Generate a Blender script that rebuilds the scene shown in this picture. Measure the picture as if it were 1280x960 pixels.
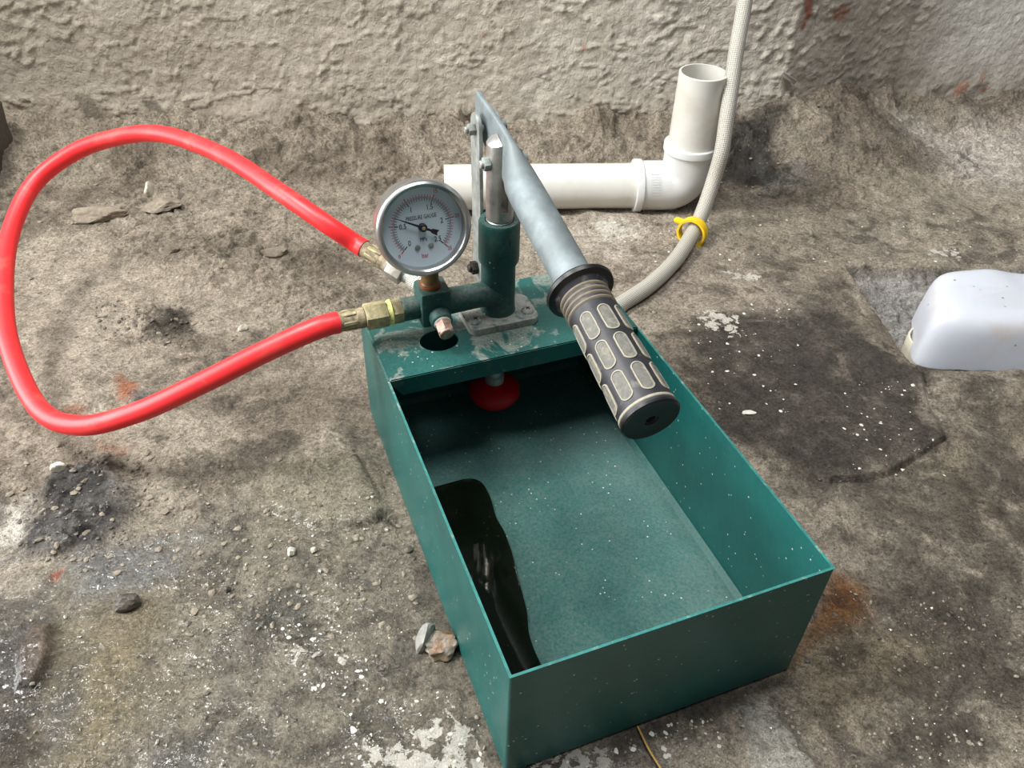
import bpy, bmesh, math, random
import numpy as np
from mathutils import Vector, Matrix, noise

for o in list(bpy.data.objects): bpy.data.objects.remove(o)
SC = bpy.context.scene
COL = SC.collection
# ------------------------------------------------------------------ camera
FPX, PITCH, ROLL, CAMH = 1036.36, 0.7082, 0.0348, 0.5165
_c, _s, _cr, _sr = math.cos(PITCH), math.sin(PITCH), math.cos(ROLL), math.sin(ROLL)
FWD = Vector((0, _c, -_s)); _u = Vector((0, _s, _c)); _r = Vector((1, 0, 0))
RGT = _r * _cr + _u * _sr; UP = _u * _cr - _r * _sr
CAM = Vector((0, 0, CAMH))
cam = bpy.data.objects.new('camera', bpy.data.cameras.new('camera')); COL.objects.link(cam)
cam.matrix_world = Matrix(((RGT.x, UP.x, -FWD.x, 0), (RGT.y, UP.y, -FWD.y, 0), (RGT.z, UP.z, -FWD.z, CAMH), (0, 0, 0, 1)))
cam.data.sensor_width = 36; cam.data.lens = 36 * FPX / 1280; cam.data.clip_start = 0.02
SC.camera = cam
# ------------------------------------------------------------------ light and exposure
world = bpy.data.worlds.new('world'); SC.world = world; world.use_nodes = True
world.node_tree.nodes['Background'].inputs[0].default_value = (0.93, 0.97, 1.0, 1)
world.node_tree.nodes['Background'].inputs[1].default_value = 0.12
def area(name, loc, target, size, power, color, size_y=None):
    l = bpy.data.lights.new(name, 'AREA'); l.energy = power; l.color = color; l.size = size
    if size_y: l.shape = 'RECTANGLE'; l.size_y = size_y
    o = bpy.data.objects.new(name, l); COL.objects.link(o); o.location = loc
    o.rotation_euler = (Vector(target) - Vector(loc)).to_track_quat('-Z', 'Y').to_euler()
    return o
area('window_daylight', (-1.05, 0.50, 1.75), (0.0, 0.6, 0.0), 0.5, 44, (1.0, 0.985, 0.955), 0.5)
area('doorway_daylight', (-2.3, 0.35, 0.85), (0.0, 0.5, 0.1), 1.7, 84, (0.98, 0.99, 1.0), 1.5)
area('overhead_fill', (0.15, 0.40, 2.3), (0.1, 0.7, 0.0), 0.8, 32, (0.97, 0.98, 1.0))  # fill light added overhead, not a known ceiling opening
SC.view_settings.view_transform = 'Standard'; SC.view_settings.look = 'None'
SC.view_settings.exposure = 0.0; SC.view_settings.gamma = 1.0

# ------------------------------------------------------------------ helpers
PI = math.pi
def at(px, py, z=0.0):
    d = FWD + RGT * ((px - 640) / FPX) - UP * ((py - 480) / FPX)
    return CAM + d * ((z - CAMH) / d.z)
def aty(px, py, y):
    d = FWD + RGT * ((px - 640) / FPX) - UP * ((py - 480) / FPX)
    return CAM + d * (y / d.y)
def lin(r, g, b):
    f = lambda c: (c / 255 / 12.92) if c <= 10 else ((c / 255 + 0.055) / 1.055) ** 2.4
    return (f(r), f(g), f(b), 1.0)
def tag(o, label=None, cat=None, group=None, kind=None):
    if label: o['label'] = label
    if cat: o['category'] = cat
    if group: o['group'] = group
    if kind: o['kind'] = kind
    return o
def wl(o):
    return Vector((0, 0, 0)) if o is None else (o.location + wl(o.parent))
def obj(name, bm, mat, parent=None, smooth=True, origin=None):
    """bm is in world coordinates; becomes one mesh object"""
    me = bpy.data.meshes.new(name)
    bmesh.ops.recalc_face_normals(bm, faces=bm.faces)
    off = wl(parent)
    if parent is None and origin is not None: off = Vector(origin)
    bmesh.ops.translate(bm, verts=bm.verts, vec=-off)
    bm.to_mesh(me); bm.free()
    for m in (mat if isinstance(mat, (list, tuple)) else [mat]): me.materials.append(m)
    if smooth:
        me.polygons.foreach_set('use_smooth', [True] * len(me.polygons))
        me.set_sharp_from_angle(angle=math.radians(38))
    o = bpy.data.objects.new(name, me); COL.objects.link(o)
    if parent is not None: o.parent = parent
    else: o.location = off
    return o
def empty(name, loc):
    o = bpy.data.objects.new(name, None); COL.objects.link(o); o.location = loc; o.empty_display_size = 0.02
    return o
def add_box(bm, M, lo, hi, bevel=0.0, seg=2):
    r = bmesh.ops.create_cube(bm, size=1.0); vs = r['verts']
    lo, hi = Vector(lo), Vector(hi)
    for v in vs: v.co = Vector([lo[i] + (v.co[i] + 0.5) * (hi[i] - lo[i]) for i in range(3)])
    if bevel > 0:
        es = list({e for v in vs for e in v.link_edges})
        r = bmesh.ops.bevel(bm, geom=es, offset=bevel, segments=seg, affect='EDGES', profile=0.5)
        vs = list(set(r['verts']) | {v for v in vs if v.is_valid})
    for v in vs: v.co = M @ v.co
    return vs
def add_lathe(bm, M, prof, n=32, closed=False, a0=0.0, a1=2 * PI):
    """prof: list of (r, z) about the local z axis"""
    full = abs(a1 - a0 - 2 * PI) < 1e-6
    m = n if full else n + 1
    rings = []
    for r, z in prof:
        if r < 1e-6: rings.append([bm.verts.new(M @ Vector((0, 0, z)))])
        else: rings.append([bm.verts.new(M @ Vector((r * math.cos(a0 + (a1 - a0) * k / n), r * math.sin(a0 + (a1 - a0) * k / n), z))) for k in range(m)])
    pairs = list(zip(rings[:-1], rings[1:]))
    if closed: pairs.append((rings[-1], rings[0]))
    for A, B in pairs:
        for k in range(n):
            k2 = (k + 1) % m
            if len(A) == 1 and len(B) == 1: continue
            if len(A) == 1: bm.faces.new((A[0], B[k], B[k2]))
            elif len(B) == 1: bm.faces.new((A[k], B[0], A[k2]))
            else: bm.faces.new((A[k], B[k], B[k2], A[k2]))
def cyl_prof(r, z0, z1, b=0.0006):
    return [(0, z0), (r - b, z0), (r, z0 + b), (r, z1 - b), (r - b, z1), (0, z1)]
def frame(origin, zdir, xhint=(0, 0, 1)):
    z = Vector(zdir).normalized(); x = Vector(xhint)
    if abs(z.dot(x.normalized())) > 0.98: x = Vector((1, 0, 0))
    x = (x - z * x.dot(z)).normalized(); y = z.cross(x)
    M = Matrix((x, y, z)).transposed().to_4x4(); M.translation = Vector(origin)
    return M
def add_prism(bm, M, pts, z0, z1, bevel=0.0):
    a = [bm.verts.new(M @ Vector((x, y, z0))) for x, y in pts]
    b = [bm.verts.new(M @ Vector((x, y, z1))) for x, y in pts]
    n = len(pts); fs = [bm.faces.new(a), bm.faces.new(b[::-1])]
    for k in range(n): fs.append(bm.faces.new((a[k], a[(k + 1) % n], b[(k + 1) % n], b[k])))
    if bevel:
        es = list({e for f in fs[:2] for e in f.edges})
        bmesh.ops.bevel(bm, geom=es, offset=bevel, segments=2, affect='EDGES', profile=0.5)
def hexpts(r, rot=0): return [(r * math.cos(rot + k * PI / 3), r * math.sin(rot + k * PI / 3)) for k in range(6)]
def catmull(pts, sub=8):
    pts = [Vector(p) for p in pts]; P = [pts[0] * 2 - pts[1]] + pts + [pts[-1] * 2 - pts[-2]]; out = []
    for i in range(1, len(P) - 2):
        for k in range(sub):
            t = k / sub; a, b, c, d = P[i - 1], P[i], P[i + 1], P[i + 2]
            out.append(0.5 * ((2 * b) + (c - a) * t + (2 * a - 5 * b + 4 * c - d) * t * t + (3 * b - a - 3 * c + d) * t ** 3))
    out.append(pts[-1]); return out
def add_tube(bm, path, rad, n=20, cap=True, hollow=0.0):
    """tube with a UV map: u = metres along, v = 0..1 around"""
    uvl = bm.loops.layers.uv.verify()
    path = [Vector(p) for p in path]; N = len(path)
    tan = [(path[min(i + 1, N - 1)] - path[max(i - 1, 0)]).normalized() for i in range(N)]
    x = tan[0].orthogonal().normalized(); L = 0; rings = []; us = []
    for i, p in enumerate(path):
        if i: L += (p - path[i - 1]).length
        x = (x - tan[i] * x.dot(tan[i])).normalized(); y = tan[i].cross(x)
        r = rad(L) if callable(rad) else rad
        rings.append([bm.verts.new(p + (x * math.cos(2 * PI * k / n) + y * math.sin(2 * PI * k / n)) * r) for k in range(n)]); us.append(L)
    for i in range(N - 1):
        for k in range(n):
            k2 = (k + 1) % n
            f = bm.faces.new((rings[i][k], rings[i + 1][k], rings[i + 1][k2], rings[i][k2]))
            for lp, uv in zip(f.loops, ((us[i], k / n), (us[i + 1], k / n), (us[i + 1], (k + 1) / n), (us[i], (k + 1) / n))): lp[uvl].uv = uv
    if cap:
        bm.faces.new(rings[0][::-1]); bm.faces.new(rings[-1])
# ------------------------------------------------------------------ numpy noise
def _hash(ix, iy, seed):
    h = (ix.astype(np.int64) * 374761393 + iy.astype(np.int64) * 668265263 + seed * 974634777) & 0xffffffff
    h = ((h ^ (h >> 13)) * 1274126177) & 0xffffffff
    h = ((h ^ (h >> 16)) * 2246822519) & 0xffffffff
    return ((h ^ (h >> 15)) & 0xffffff) / float(0xffffff)
def vnoise(x, y, seed=0):
    ix, iy = np.floor(x), np.floor(y); fx, fy = x - ix, y - iy
    fx = fx * fx * (3 - 2 * fx); fy = fy * fy * (3 - 2 * fy)
    a, b, c, d = _hash(ix, iy, seed), _hash(ix + 1, iy, seed), _hash(ix, iy + 1, seed), _hash(ix + 1, iy + 1, seed)
    return (a * (1 - fx) + b * fx) * (1 - fy) + (c * (1 - fx) + d * fx) * fy
def fbm(x, y, sc, oc=4, seed=0, g=0.5):
    t, a, s = 0, 1.0, 0
    for k in range(oc):
        t = t + a * vnoise(x * sc * 2 ** k + 17.3 * k, y * sc * 2 ** k - 9.1 * k, seed + k * 7); s += a; a *= g
    return t / s
def worley(x, y, sc, seed=0):
    x, y = x * sc, y * sc; ix, iy = np.floor(x), np.floor(y)
    f1 = np.full(x.shape, 9.0); f2 = np.full(x.shape, 9.0); idv = np.zeros(x.shape)
    for dx in (-1, 0, 1):
        for dy in (-1, 0, 1):
            cx, cy = ix + dx, iy + dy
            d = np.hypot(cx + _hash(cx, cy, seed) - x, cy + _hash(cx, cy, seed + 1) - y); r = _hash(cx, cy, seed + 2)
            m = d < f1
            f2 = np.where(m, f1, np.minimum(f2, d)); idv = np.where(m, r, idv); f1 = np.where(m, d, f1)
    return f1, f2, idv
def sstep(a, b, x):
    t = np.clip((x - a) / (b - a), 0, 1); return t * t * (3 - 2 * t)
def poly_sd(X, Y, poly):
    """signed distance to a floor polygon, negative inside"""
    d = np.full(X.shape, 9.0); ins = np.zeros(X.shape, bool); n = len(poly)
    for i in range(n):
        (ax, ay), (bx, by) = poly[i], poly[(i + 1) % n]
        ex, ey = bx - ax, by - ay; t = np.clip(((X - ax) * ex + (Y - ay) * ey) / (ex * ex + ey * ey), 0, 1)
        d = np.minimum(d, np.hypot(X - ax - ex * t, Y - ay - ey * t))
        c = ((ay > Y) != (by > Y)) & (X < (bx - ax) * (Y - ay) / ((by - ay) if abs(by - ay) > 1e-9 else 1e-9) + ax)
        ins ^= c
    return np.where(ins, -d, d)
# ------------------------------------------------------------------ materials
def newmat(name):
    m = bpy.data.materials.new(name); m.use_nodes = True; nt = m.node_tree
    return m, nt, nt.nodes['Principled BSDF']
def N(nt, typ, ins=None, **kw):
    n = nt.nodes.new(typ)
    for k, v in kw.items(): setattr(n, k, v)
    for k, v in (ins or {}).items():
        if hasattr(v, 'is_output') or isinstance(v, bpy.types.NodeSocket): nt.links.new(v, n.inputs[k])
        else: n.inputs[k].default_value = v
    return n
def ramp(nt, fac, stops):
    r = nt.nodes.new('ShaderNodeValToRGB'); nt.links.new(fac, r.inputs[0]); e = r.color_ramp.elements
    while len(e) < len(stops): e.new(0.5)
    for i, (p, c) in enumerate(stops):
        e[i].position = p; e[i].color = c if len(c) == 4 else (*c, 1)
    return r.outputs[0]
def mixc(nt, fac, a, b, mode='MIX'):
    n = nt.nodes.new('ShaderNodeMix'); n.data_type = 'RGBA'; n.blend_type = mode
    for i, v in ((0, fac), (6, a), (7, b)):
        if isinstance(v, bpy.types.NodeSocket): nt.links.new(v, n.inputs[i])
        else: n.inputs[i].default_value = v
    return n.outputs[2]
def noise_n(nt, scale, detail=4, rough=0.55, vec=None, dist=0.0):
    n = N(nt, 'ShaderNodeTexNoise', {'Scale': scale, 'Detail': detail, 'Roughness': rough, 'Distortion': dist})
    if vec is not None: nt.links.new(vec, n.inputs['Vector'])
    return n.outputs[0]
def bump(nt, bs, h, strength, dist, prev=None):
    b = N(nt, 'ShaderNodeBump', {'Strength': strength, 'Distance': dist, 'Height': h})
    if prev is not None: nt.links.new(prev, b.inputs['Normal'])
    nt.links.new(b.outputs[0], bs.inputs['Normal']); return b.outputs[0]
def geo_pos(nt): return nt.nodes.new('ShaderNodeNewGeometry').outputs['Position']
def simple(name, col, rough=0.5, metal=0.0, var=0.0, scale=120, bmp=0.0, dirt=None, dirt_amt=0.4, coat=0):
    m, nt, bs = newmat(name); pos = geo_pos(nt)
    c = col; out = None
    if var or dirt:
        nz = noise_n(nt, scale, 5, 0.6, pos)
        dark = tuple(x * (1 - var) for x in col[:3]) + (1,); lite = tuple(min(1, x * (1 + var)) for x in col[:3]) + (1,)
        out = ramp(nt, nz, [(0.35, dark), (0.65, lite)])
        if dirt:
            nz2 = noise_n(nt, scale * 0.45, 6, 0.65, pos, 0.4)
            f = ramp(nt, nz2, [(0.62 - dirt_amt * 0.35, (0, 0, 0)), (0.70, (1, 1, 1))])
            out = mixc(nt, f, out, dirt)
        nt.links.new(out, bs.inputs['Base Color'])
    else: bs.inputs['Base Color'].default_value = c
    bs.inputs['Roughness'].default_value = rough; bs.inputs['Metallic'].default_value = metal
    if coat: bs.inputs['Coat Weight'].default_value = coat
    if bmp: bump(nt, bs, noise_n(nt, scale * 2.5, 4, 0.6, pos), 0.5, bmp)
    return m

def floor_material(name):
    m, nt, bs = newmat(name); pos = geo_pos(nt)
    a = N(nt, 'ShaderNodeAttribute', attribute_name='tint').outputs['Color']
    w = N(nt, 'ShaderNodeAttribute', attribute_name='wet').outputs['Fac']
    n1 = noise_n(nt, 55, 8, 0.68, pos, 0.3)
    c = mixc(nt, 1.0, a, ramp(nt, n1, [(0.28, (0.50, 0.49, 0.47)), (0.50, (1.0, 1.0, 1.0)), (0.72, (1.36, 1.36, 1.38))]), 'MULTIPLY')
    n2 = noise_n(nt, 330, 6, 0.7, pos)
    c = mixc(nt, 1.0, c, ramp(nt, n2, [(0.32, (0.45, 0.44, 0.43)), (0.48, (1, 1, 1)), (0.66, (1.42, 1.42, 1.44))]), 'MULTIPLY')
    v = N(nt, 'ShaderNodeTexVoronoi', {'Scale': 240.0, 'Vector': pos})
    n3 = noise_n(nt, 900, 4, 0.7, pos)
    c = mixc(nt, 1.0, c, ramp(nt, n3, [(0.34, (0.62, 0.61, 0.60)), (0.5, (1, 1, 1)), (0.64, (1.30, 1.30, 1.31))]), 'MULTIPLY')
    spk = ramp(nt, noise_n(nt, 190, 3, 0.5, pos, 1.0), [(0.66, (0, 0, 0)), (0.71, (1, 1, 1))])
    gate = ramp(nt, noise_n(nt, 16, 4, 0.6, pos), [(0.52, (0, 0, 0)), (0.66, (0.75, 0.75, 0.75))])
    f = mixc(nt, 1.0, spk, gate, 'MULTIPLY')
    c = mixc(nt, f, c, lin(205, 200, 188))
    sv = N(nt, 'ShaderNodeSeparateColor', {0: N(nt, 'ShaderNodeAttribute', attribute_name='chip_dark').outputs['Color']})
    nd = noise_n(nt, 26, 10, 0.70, pos, 0.6)
    dk = N(nt, 'ShaderNodeMath', {0: N(nt, 'ShaderNodeMath', {0: sv.outputs[1], 1: 0.34}, operation='MULTIPLY').outputs[0], 1: nd}, operation='ADD').outputs[0]
    c = mixc(nt, ramp(nt, dk, [(0.60, (0, 0, 0)), (0.66, (0.6, 0.6, 0.6)), (0.78, (0.9, 0.9, 0.9))]), c, mixc(nt, 1.0, c, (0.34, 0.335, 0.33, 1), 'MULTIPLY'))
    nc = noise_n(nt, 95, 8, 0.68, pos, 0.5)
    ch = N(nt, 'ShaderNodeMath', {0: N(nt, 'ShaderNodeMath', {0: sv.outputs[0], 1: 0.30}, operation='MULTIPLY').outputs[0], 1: nc}, operation='ADD').outputs[0]
    c = mixc(nt, ramp(nt, ch, [(0.775, (0, 0, 0)), (0.79, (0.92, 0.92, 0.92))]), c, lin(212, 207, 194))
    nt.links.new(c, bs.inputs['Base Color'])
    # wet parts: glossy, blotchy
    wr = N(nt, 'ShaderNodeMath', {0: noise_n(nt, 90, 4, 0.6, pos), 1: 0.20}, operation='MULTIPLY').outputs[0]
    ro = N(nt, 'ShaderNodeMapRange', {'Value': w, 'From Min': 0.0, 'From Max': 0.62, 'To Min': 0.90, 'To Max': 0.02})
    rr = N(nt, 'ShaderNodeMath', {0: ro.outputs[0], 1: wr}, operation='ADD').outputs[0]
    nt.links.new(rr, bs.inputs['Roughness'])
    cw = N(nt, 'ShaderNodeMath', {0: w, 1: 0.5}, operation='MULTIPLY'); nt.links.new(cw.outputs[0], bs.inputs['Coat Weight']); bs.inputs['Coat Roughness'].default_value = 0.07
    cb = N(nt, 'ShaderNodeBump', {'Strength': 0.8, 'Distance': 0.0028, 'Height': noise_n(nt, 150, 2, 0.5, pos)}); nt.links.new(cb.outputs[0], bs.inputs['Coat Normal'])
    st = ramp(nt, noise_n(nt, 48, 9, 0.66, pos, 0.5), [(0.30, (0, 0, 0)), (0.42, (0.25, 0.25, 0.25)), (0.435, (0.45, 0.45, 0.45)), (0.53, (0.6, 0.6, 0.6)), (0.545, (0.82, 0.82, 0.82)), (0.7, (1, 1, 1))])
    h0 = bump(nt, bs, st, 0.9, 0.0050)
    h1 = bump(nt, bs, noise_n(nt, 120, 8, 0.72, pos), 0.9, 0.0042, h0)
    bump(nt, bs, noise_n(nt, 520, 5, 0.7, pos), 0.8, 0.0014, h1)
    return m
def wall_material(name):
    m, nt, bs = newmat(name); pos = geo_pos(nt)
    a = N(nt, 'ShaderNodeAttribute', attribute_name='tint').outputs['Color']
    n1 = noise_n(nt, 22, 8, 0.65, pos)
    c = mixc(nt, 1.0, a, ramp(nt, n1, [(0.3, (0.80, 0.79, 0.775)), (0.55, (1, 1, 1)), (0.75, (1.13, 1.13, 1.13))]), 'MULTIPLY')
    n2 = noise_n(nt, 260, 5, 0.65, pos)
    c = mixc(nt, 1.0, c, ramp(nt, n2, [(0.33, (0.80, 0.79, 0.78)), (0.5, (1, 1, 1)), (0.7, (1.08, 1.08, 1.08))]), 'MULTIPLY')
    nt.links.new(c, bs.inputs['Base Color']); bs.inputs['Roughness'].default_value = 0.93
    h = bump(nt, bs, noise_n(nt, 130, 4, 0.6, pos, 0.6), 0.8, 0.0024)
    bump(nt, bs, noise_n(nt, 330, 5, 0.65, pos), 0.6, 0.0010, h)
    return m
def enamel(name, dust=0.5, base=(6, 78, 74), side=0.25, patch=0.42):
    """dark teal enamel with grey dust lying on faces that look up, specks of plaster"""
    m, nt, bs = newmat(name); pos = geo_pos(nt)
    g = nt.nodes.new('ShaderNodeNewGeometry')
    nz = N(nt, 'ShaderNodeSeparateXYZ', {0: g.outputs['Normal']}).outputs[2]
    upf = N(nt, 'ShaderNodeMapRange', {'Value': nz, 'From Min': 0.2, 'From Max': 0.9, 'To Min': side, 'To Max': 1.0}).outputs[0]
    b = ramp(nt, noise_n(nt, 18, 5, 0.6, pos), [(0.3, lin(base[0], base[1] - 10, base[2] - 9)), (0.7, lin(base[0] + 3, base[1] + 8, base[2] + 7))])
    big = ramp(nt, noise_n(nt, 21, 7, 0.68, pos, 0.8), [(0.50, (0, 0, 0)), (0.54, (0.8, 0.8, 0.8)), (0.7, (1, 1, 1))])
    fine = ramp(nt, noise_n(nt, 420, 5, 0.7, pos), [(0.34, (0.25, 0.25, 0.25)), (0.62, (1, 1, 1))])
    soft = ramp(nt, noise_n(nt, 9, 4, 0.6, pos), [(0.3, (0.40, 0.40, 0.40)), (0.75, (0.9, 0.9, 0.9))])
    d = mixc(nt, 1.0, mixc(nt, patch, soft, big), fine, 'MULTIPLY')
    d = mixc(nt, 1.0, d, upf, 'MULTIPLY')
    d = mixc(nt, 1.0, d, (dust, dust, dust, 1), 'MULTIPLY')
    c = mixc(nt, d, b, lin(150, 150, 140))
    v = N(nt, 'ShaderNodeTexVoronoi', {'Scale': 150.0, 'Vector': pos, 'Randomness': 1.0})
    sp = ramp(nt, v.outputs['Distance'], [(0.07, (1, 1, 1)), (0.12, (0, 0, 0))])
    gate = ramp(nt, noise_n(nt, 30, 4, 0.6, pos), [(0.44, (0, 0, 0)), (0.54, (0.9, 0.9, 0.9))])
    c = mixc(nt, mixc(nt, 1.0, sp, gate, 'MULTIPLY'), c, lin(205, 208, 200))
    nt.links.new(c, bs.inputs['Base Color'])
    r = N(nt, 'ShaderNodeMapRange', {'Value': d, 'From Min': 0.0, 'From Max': 0.5, 'To Min': 0.34, 'To Max': 0.85}).outputs[0]
    nt.links.new(r, bs.inputs['Roughness']); bs.inputs['Specular IOR Level'].default_value = 0.4
    bump(nt, bs, noise_n(nt, 190, 4, 0.6, pos), 0.35, 0.0005)
    return m
M = {}
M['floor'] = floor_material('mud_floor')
M['wall'] = wall_material('rough_render')
M['tank'] = enamel('teal_enamel_tank', 0.44, (2, 88, 84), 0.16, 0.12)
M['plate'] = enamel('teal_enamel_plate', 0.95, (2, 80, 76), 0.2, 0.86)
M['cast'] = enamel('teal_enamel_cast', 0.62, (3, 70, 66), 0.42)
M['flange'] = simple('dusty_casting', lin(150, 150, 142), 0.85, 0.0, 0.18, 260, 0.0008, lin(60, 92, 88), 0.35)
M['galv'] = simple('galvanised_steel', lin(128, 138, 140), 0.6, 0.35, 0.20, 70, 0.0002, lin(120, 128, 128), 0.35)
M['galv_dusty'] = simple('dusty_galvanised_steel', lin(160, 166, 162), 0.55, 0.45, 0.20, 160, 0.0003, lin(120, 122, 112), 0.4)
M['steel'] = simple('worn_plunger_steel', lin(185, 184, 180), 0.38, 0.8, 0.22, 90, 0.0002)
M['darkbolt'] = simple('dark_bolt_steel', lin(50, 48, 44), 0.5, 0.6, 0.3, 300)
M['rubber'] = simple('black_rubber', lin(40, 41, 46), 0.48, 0, 0.2, 150, 0.0001, lin(104, 100, 92), 0.12)
M['rubber_black'] = simple('black_rubber_clean', lin(20, 20, 22), 0.38)
M['pad'] = simple('worn_rubber_pad', lin(108, 107, 100), 0.75, 0, 0.15, 500, 0.0003, lin(140, 136, 120), 0.35)
M['padrim'] = simple('worn_rubber_rim', lin(158, 152, 134), 0.7, 0, 0.12, 400)
M['ridge'] = simple('worn_rubber_ridge', lin(122, 112, 96), 0.7, 0, 0.15, 400)
M['hose'] = simple('red_hose_rubber', lin(250, 50, 54), 0.42, 0, 0.05, 40, 0.0001, lin(226, 92, 84), 0.22)
M['brass'] = simple('dirty_brass', lin(176, 166, 126), 0.6, 0.15, 0.25, 260, 0.0005, lin(128, 116, 92), 0.45)
M['brassdark'] = simple('muddy_brass_sleeve', lin(160, 146, 116), 0.7, 0.1, 0.3, 320, 0.0009, lin(92, 84, 70), 0.5)
M['copper'] = simple('copper_fitting', lin(128, 98, 62), 0.5, 0.4, 0.25, 200)
M['copper_pale'] = simple('tarnished_copper_screw', lin(182, 150, 136), 0.5, 0.4, 0.2, 300, 0.0003, lin(120, 92, 60), 0.4)
M['tape'] = simple('thread_tape', lin(206, 208, 132), 0.7, 0, 0.2, 500, 0.0008)
M['chrome'] = simple('gauge_chrome', lin(186, 186, 184), 0.30, 0.9, 0.1, 60)
M['dial'] = simple('gauge_dial_white', lin(226, 243, 252), 0.55)
M['ink'] = simple('gauge_black_ink', lin(26, 28, 44), 0.5)
M['redink'] = simple('gauge_red_ink', lin(206, 40, 74), 0.5)
M['redplastic'] = simple('red_plastic', lin(236, 20, 38), 0.35, 0, 0.05, 90)
M['pvc'] = simple('white_pvc', lin(214, 212, 204), 0.30, 0, 0.035, 30, 0.0, lin(204, 200, 186), 0.20)
M['pvc_elbow'] = simple('white_pvc_elbow', lin(214, 215, 213), 0.32, 0, 0.02, 40)
M['yellow'] = simple('yellow_plastic', lin(238, 196, 24), 0.42, 0, 0.06, 120, 0.0, lin(222, 190, 92), 0.1)
M['stone'] = simple('grey_stone', lin(140, 138, 132), 0.75, 0, 0.3, 110, 0.0015)
M['palestone'] = simple('pale_plaster_lump', lin(204, 198, 180), 0.85, 0, 0.18, 140, 0.001)
M['wetstone'] = simple('wet_rubble_stone', lin(126, 118, 104), 0.35, 0, 0.35, 90, 0.002, lin(150, 104, 60), 0.2)
M['clod'] = simple('dark_wet_clod', lin(84, 78, 70), 0.45, 0, 0.3, 160, 0.0015)
M['mud'] = simple('mud_clod', lin(136, 126, 110), 0.9, 0, 0.25, 160, 0.0015)
M['chip'] = simple('white_paint_chip', lin(214, 210, 198), 0.7, 0, 0.12, 200)
M['straw'] = simple('dry_straw', lin(196, 156, 84), 0.5, 0, 0.15, 200)
M['strip'] = simple('grey_plastic_strip', lin(150, 146, 138), 0.35, 0, 0.1, 200)

def mat_braid():
    m, nt, bs = newmat('braided_steel_sheath')
    uv = nt.nodes.new('ShaderNodeTexCoord').outputs['UV']
    s = N(nt, 'ShaderNodeSeparateXYZ', {0: uv})
    def wave(sign):
        a = N(nt, 'ShaderNodeMath', {0: s.outputs[0], 1: 2200.0}, operation='MULTIPLY').outputs[0]
        b = N(nt, 'ShaderNodeMath', {0: s.outputs[1], 1: sign * 2 * PI * 16}, operation='MULTIPLY').outputs[0]
        c = N(nt, 'ShaderNodeMath', {0: a, 1: b}, operation='ADD').outputs[0]
        return N(nt, 'ShaderNodeMath', {0: c}, operation='SINE').outputs[0]
    mx = N(nt, 'ShaderNodeMath', {0: wave(1), 1: wave(-1)}, operation='MULTIPLY').outputs[0]
    k = N(nt, 'ShaderNodeMapRange', {'Value': mx, 'From Min': -1.0, 'From Max': 1.0}).outputs[0]
    c = ramp(nt, k, [(0.25, lin(128, 122, 108)), (0.7, lin(228, 225, 214))])
    nt.links.new(c, bs.inputs['Base Color']); bs.inputs['Metallic'].default_value = 0.25; bs.inputs['Roughness'].default_value = 0.42
    bump(nt, bs, k, 0.7, 0.0008); return m
M['braid'] = mat_braid()
def mat_glass():
    m, nt, bs = newmat('gauge_glass'); out = nt.nodes['Material Output']
    t = N(nt, 'ShaderNodeBsdfTransparent'); g = N(nt, 'ShaderNodeBsdfGlossy', {'Roughness': 0.06})
    f = N(nt, 'ShaderNodeFresnel', {'IOR': 1.5}); mx = N(nt, 'ShaderNodeMixShader', {0: f.outputs[0], 1: t.outputs[0], 2: g.outputs[0]})
    nt.links.new(mx.outputs[0], out.inputs[0]); return m
M['glass'] = mat_glass()
def mat_water():
    m, nt, bs = newmat('murky_water'); out = nt.nodes['Material Output']
    t = N(nt, 'ShaderNodeBsdfTransparent', {'Color': (0.50, 0.47, 0.42, 1)}); g = N(nt, 'ShaderNodeBsdfGlossy', {'Roughness': 0.01})
    f = N(nt, 'ShaderNodeFresnel', {'IOR': 1.33}); mx = N(nt, 'ShaderNodeMixShader', {0: f.outputs[0], 1: t.outputs[0], 2: g.outputs[0]})
    nt.links.new(mx.outputs[0], out.inputs[0])
    b = N(nt, 'ShaderNodeBump', {'Strength': 0.02, 'Distance': 0.001, 'Height': noise_n(nt, 60, 2, 0.5, geo_pos(nt))}); nt.links.new(b.outputs[0], g.inputs['Normal'])
    return m
M['water'] = mat_water()
def mat_cover():
    m, nt, bs = newmat('milky_plastic'); pos = geo_pos(nt)
    c = ramp(nt, noise_n(nt, 14, 5, 0.6, pos), [(0.35, lin(242, 246, 254)), (0.6, lin(245, 248, 255)), (0.76, lin(242, 232, 222))])
    v = N(nt, 'ShaderNodeTexVoronoi', {'Scale': 70.0, 'Vector': pos})
    sp = ramp(nt, v.outputs['Distance'], [(0.06, (0.85, 0.85, 0.85)), (0.11, (0, 0, 0))])
    gate = ramp(nt, noise_n(nt, 30, 3, 0.6, pos), [(0.5, (0, 0, 0)), (0.58, (1, 1, 1))])
    c = mixc(nt, mixc(nt, 1.0, sp, gate, 'MULTIPLY'), c, lin(120, 100, 88))
    nt.links.new(c, bs.inputs['Base Color']); bs.inputs['Roughness'].default_value = 0.32
    bs.inputs['Subsurface Weight'].default_value = 0.25; bs.inputs['Subsurface Scale'].default_value = 0.01
    bump(nt, bs, noise_n(nt, 40, 3, 0.5, pos), 0.3, 0.001); return m
M['cover'] = mat_cover()
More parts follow.
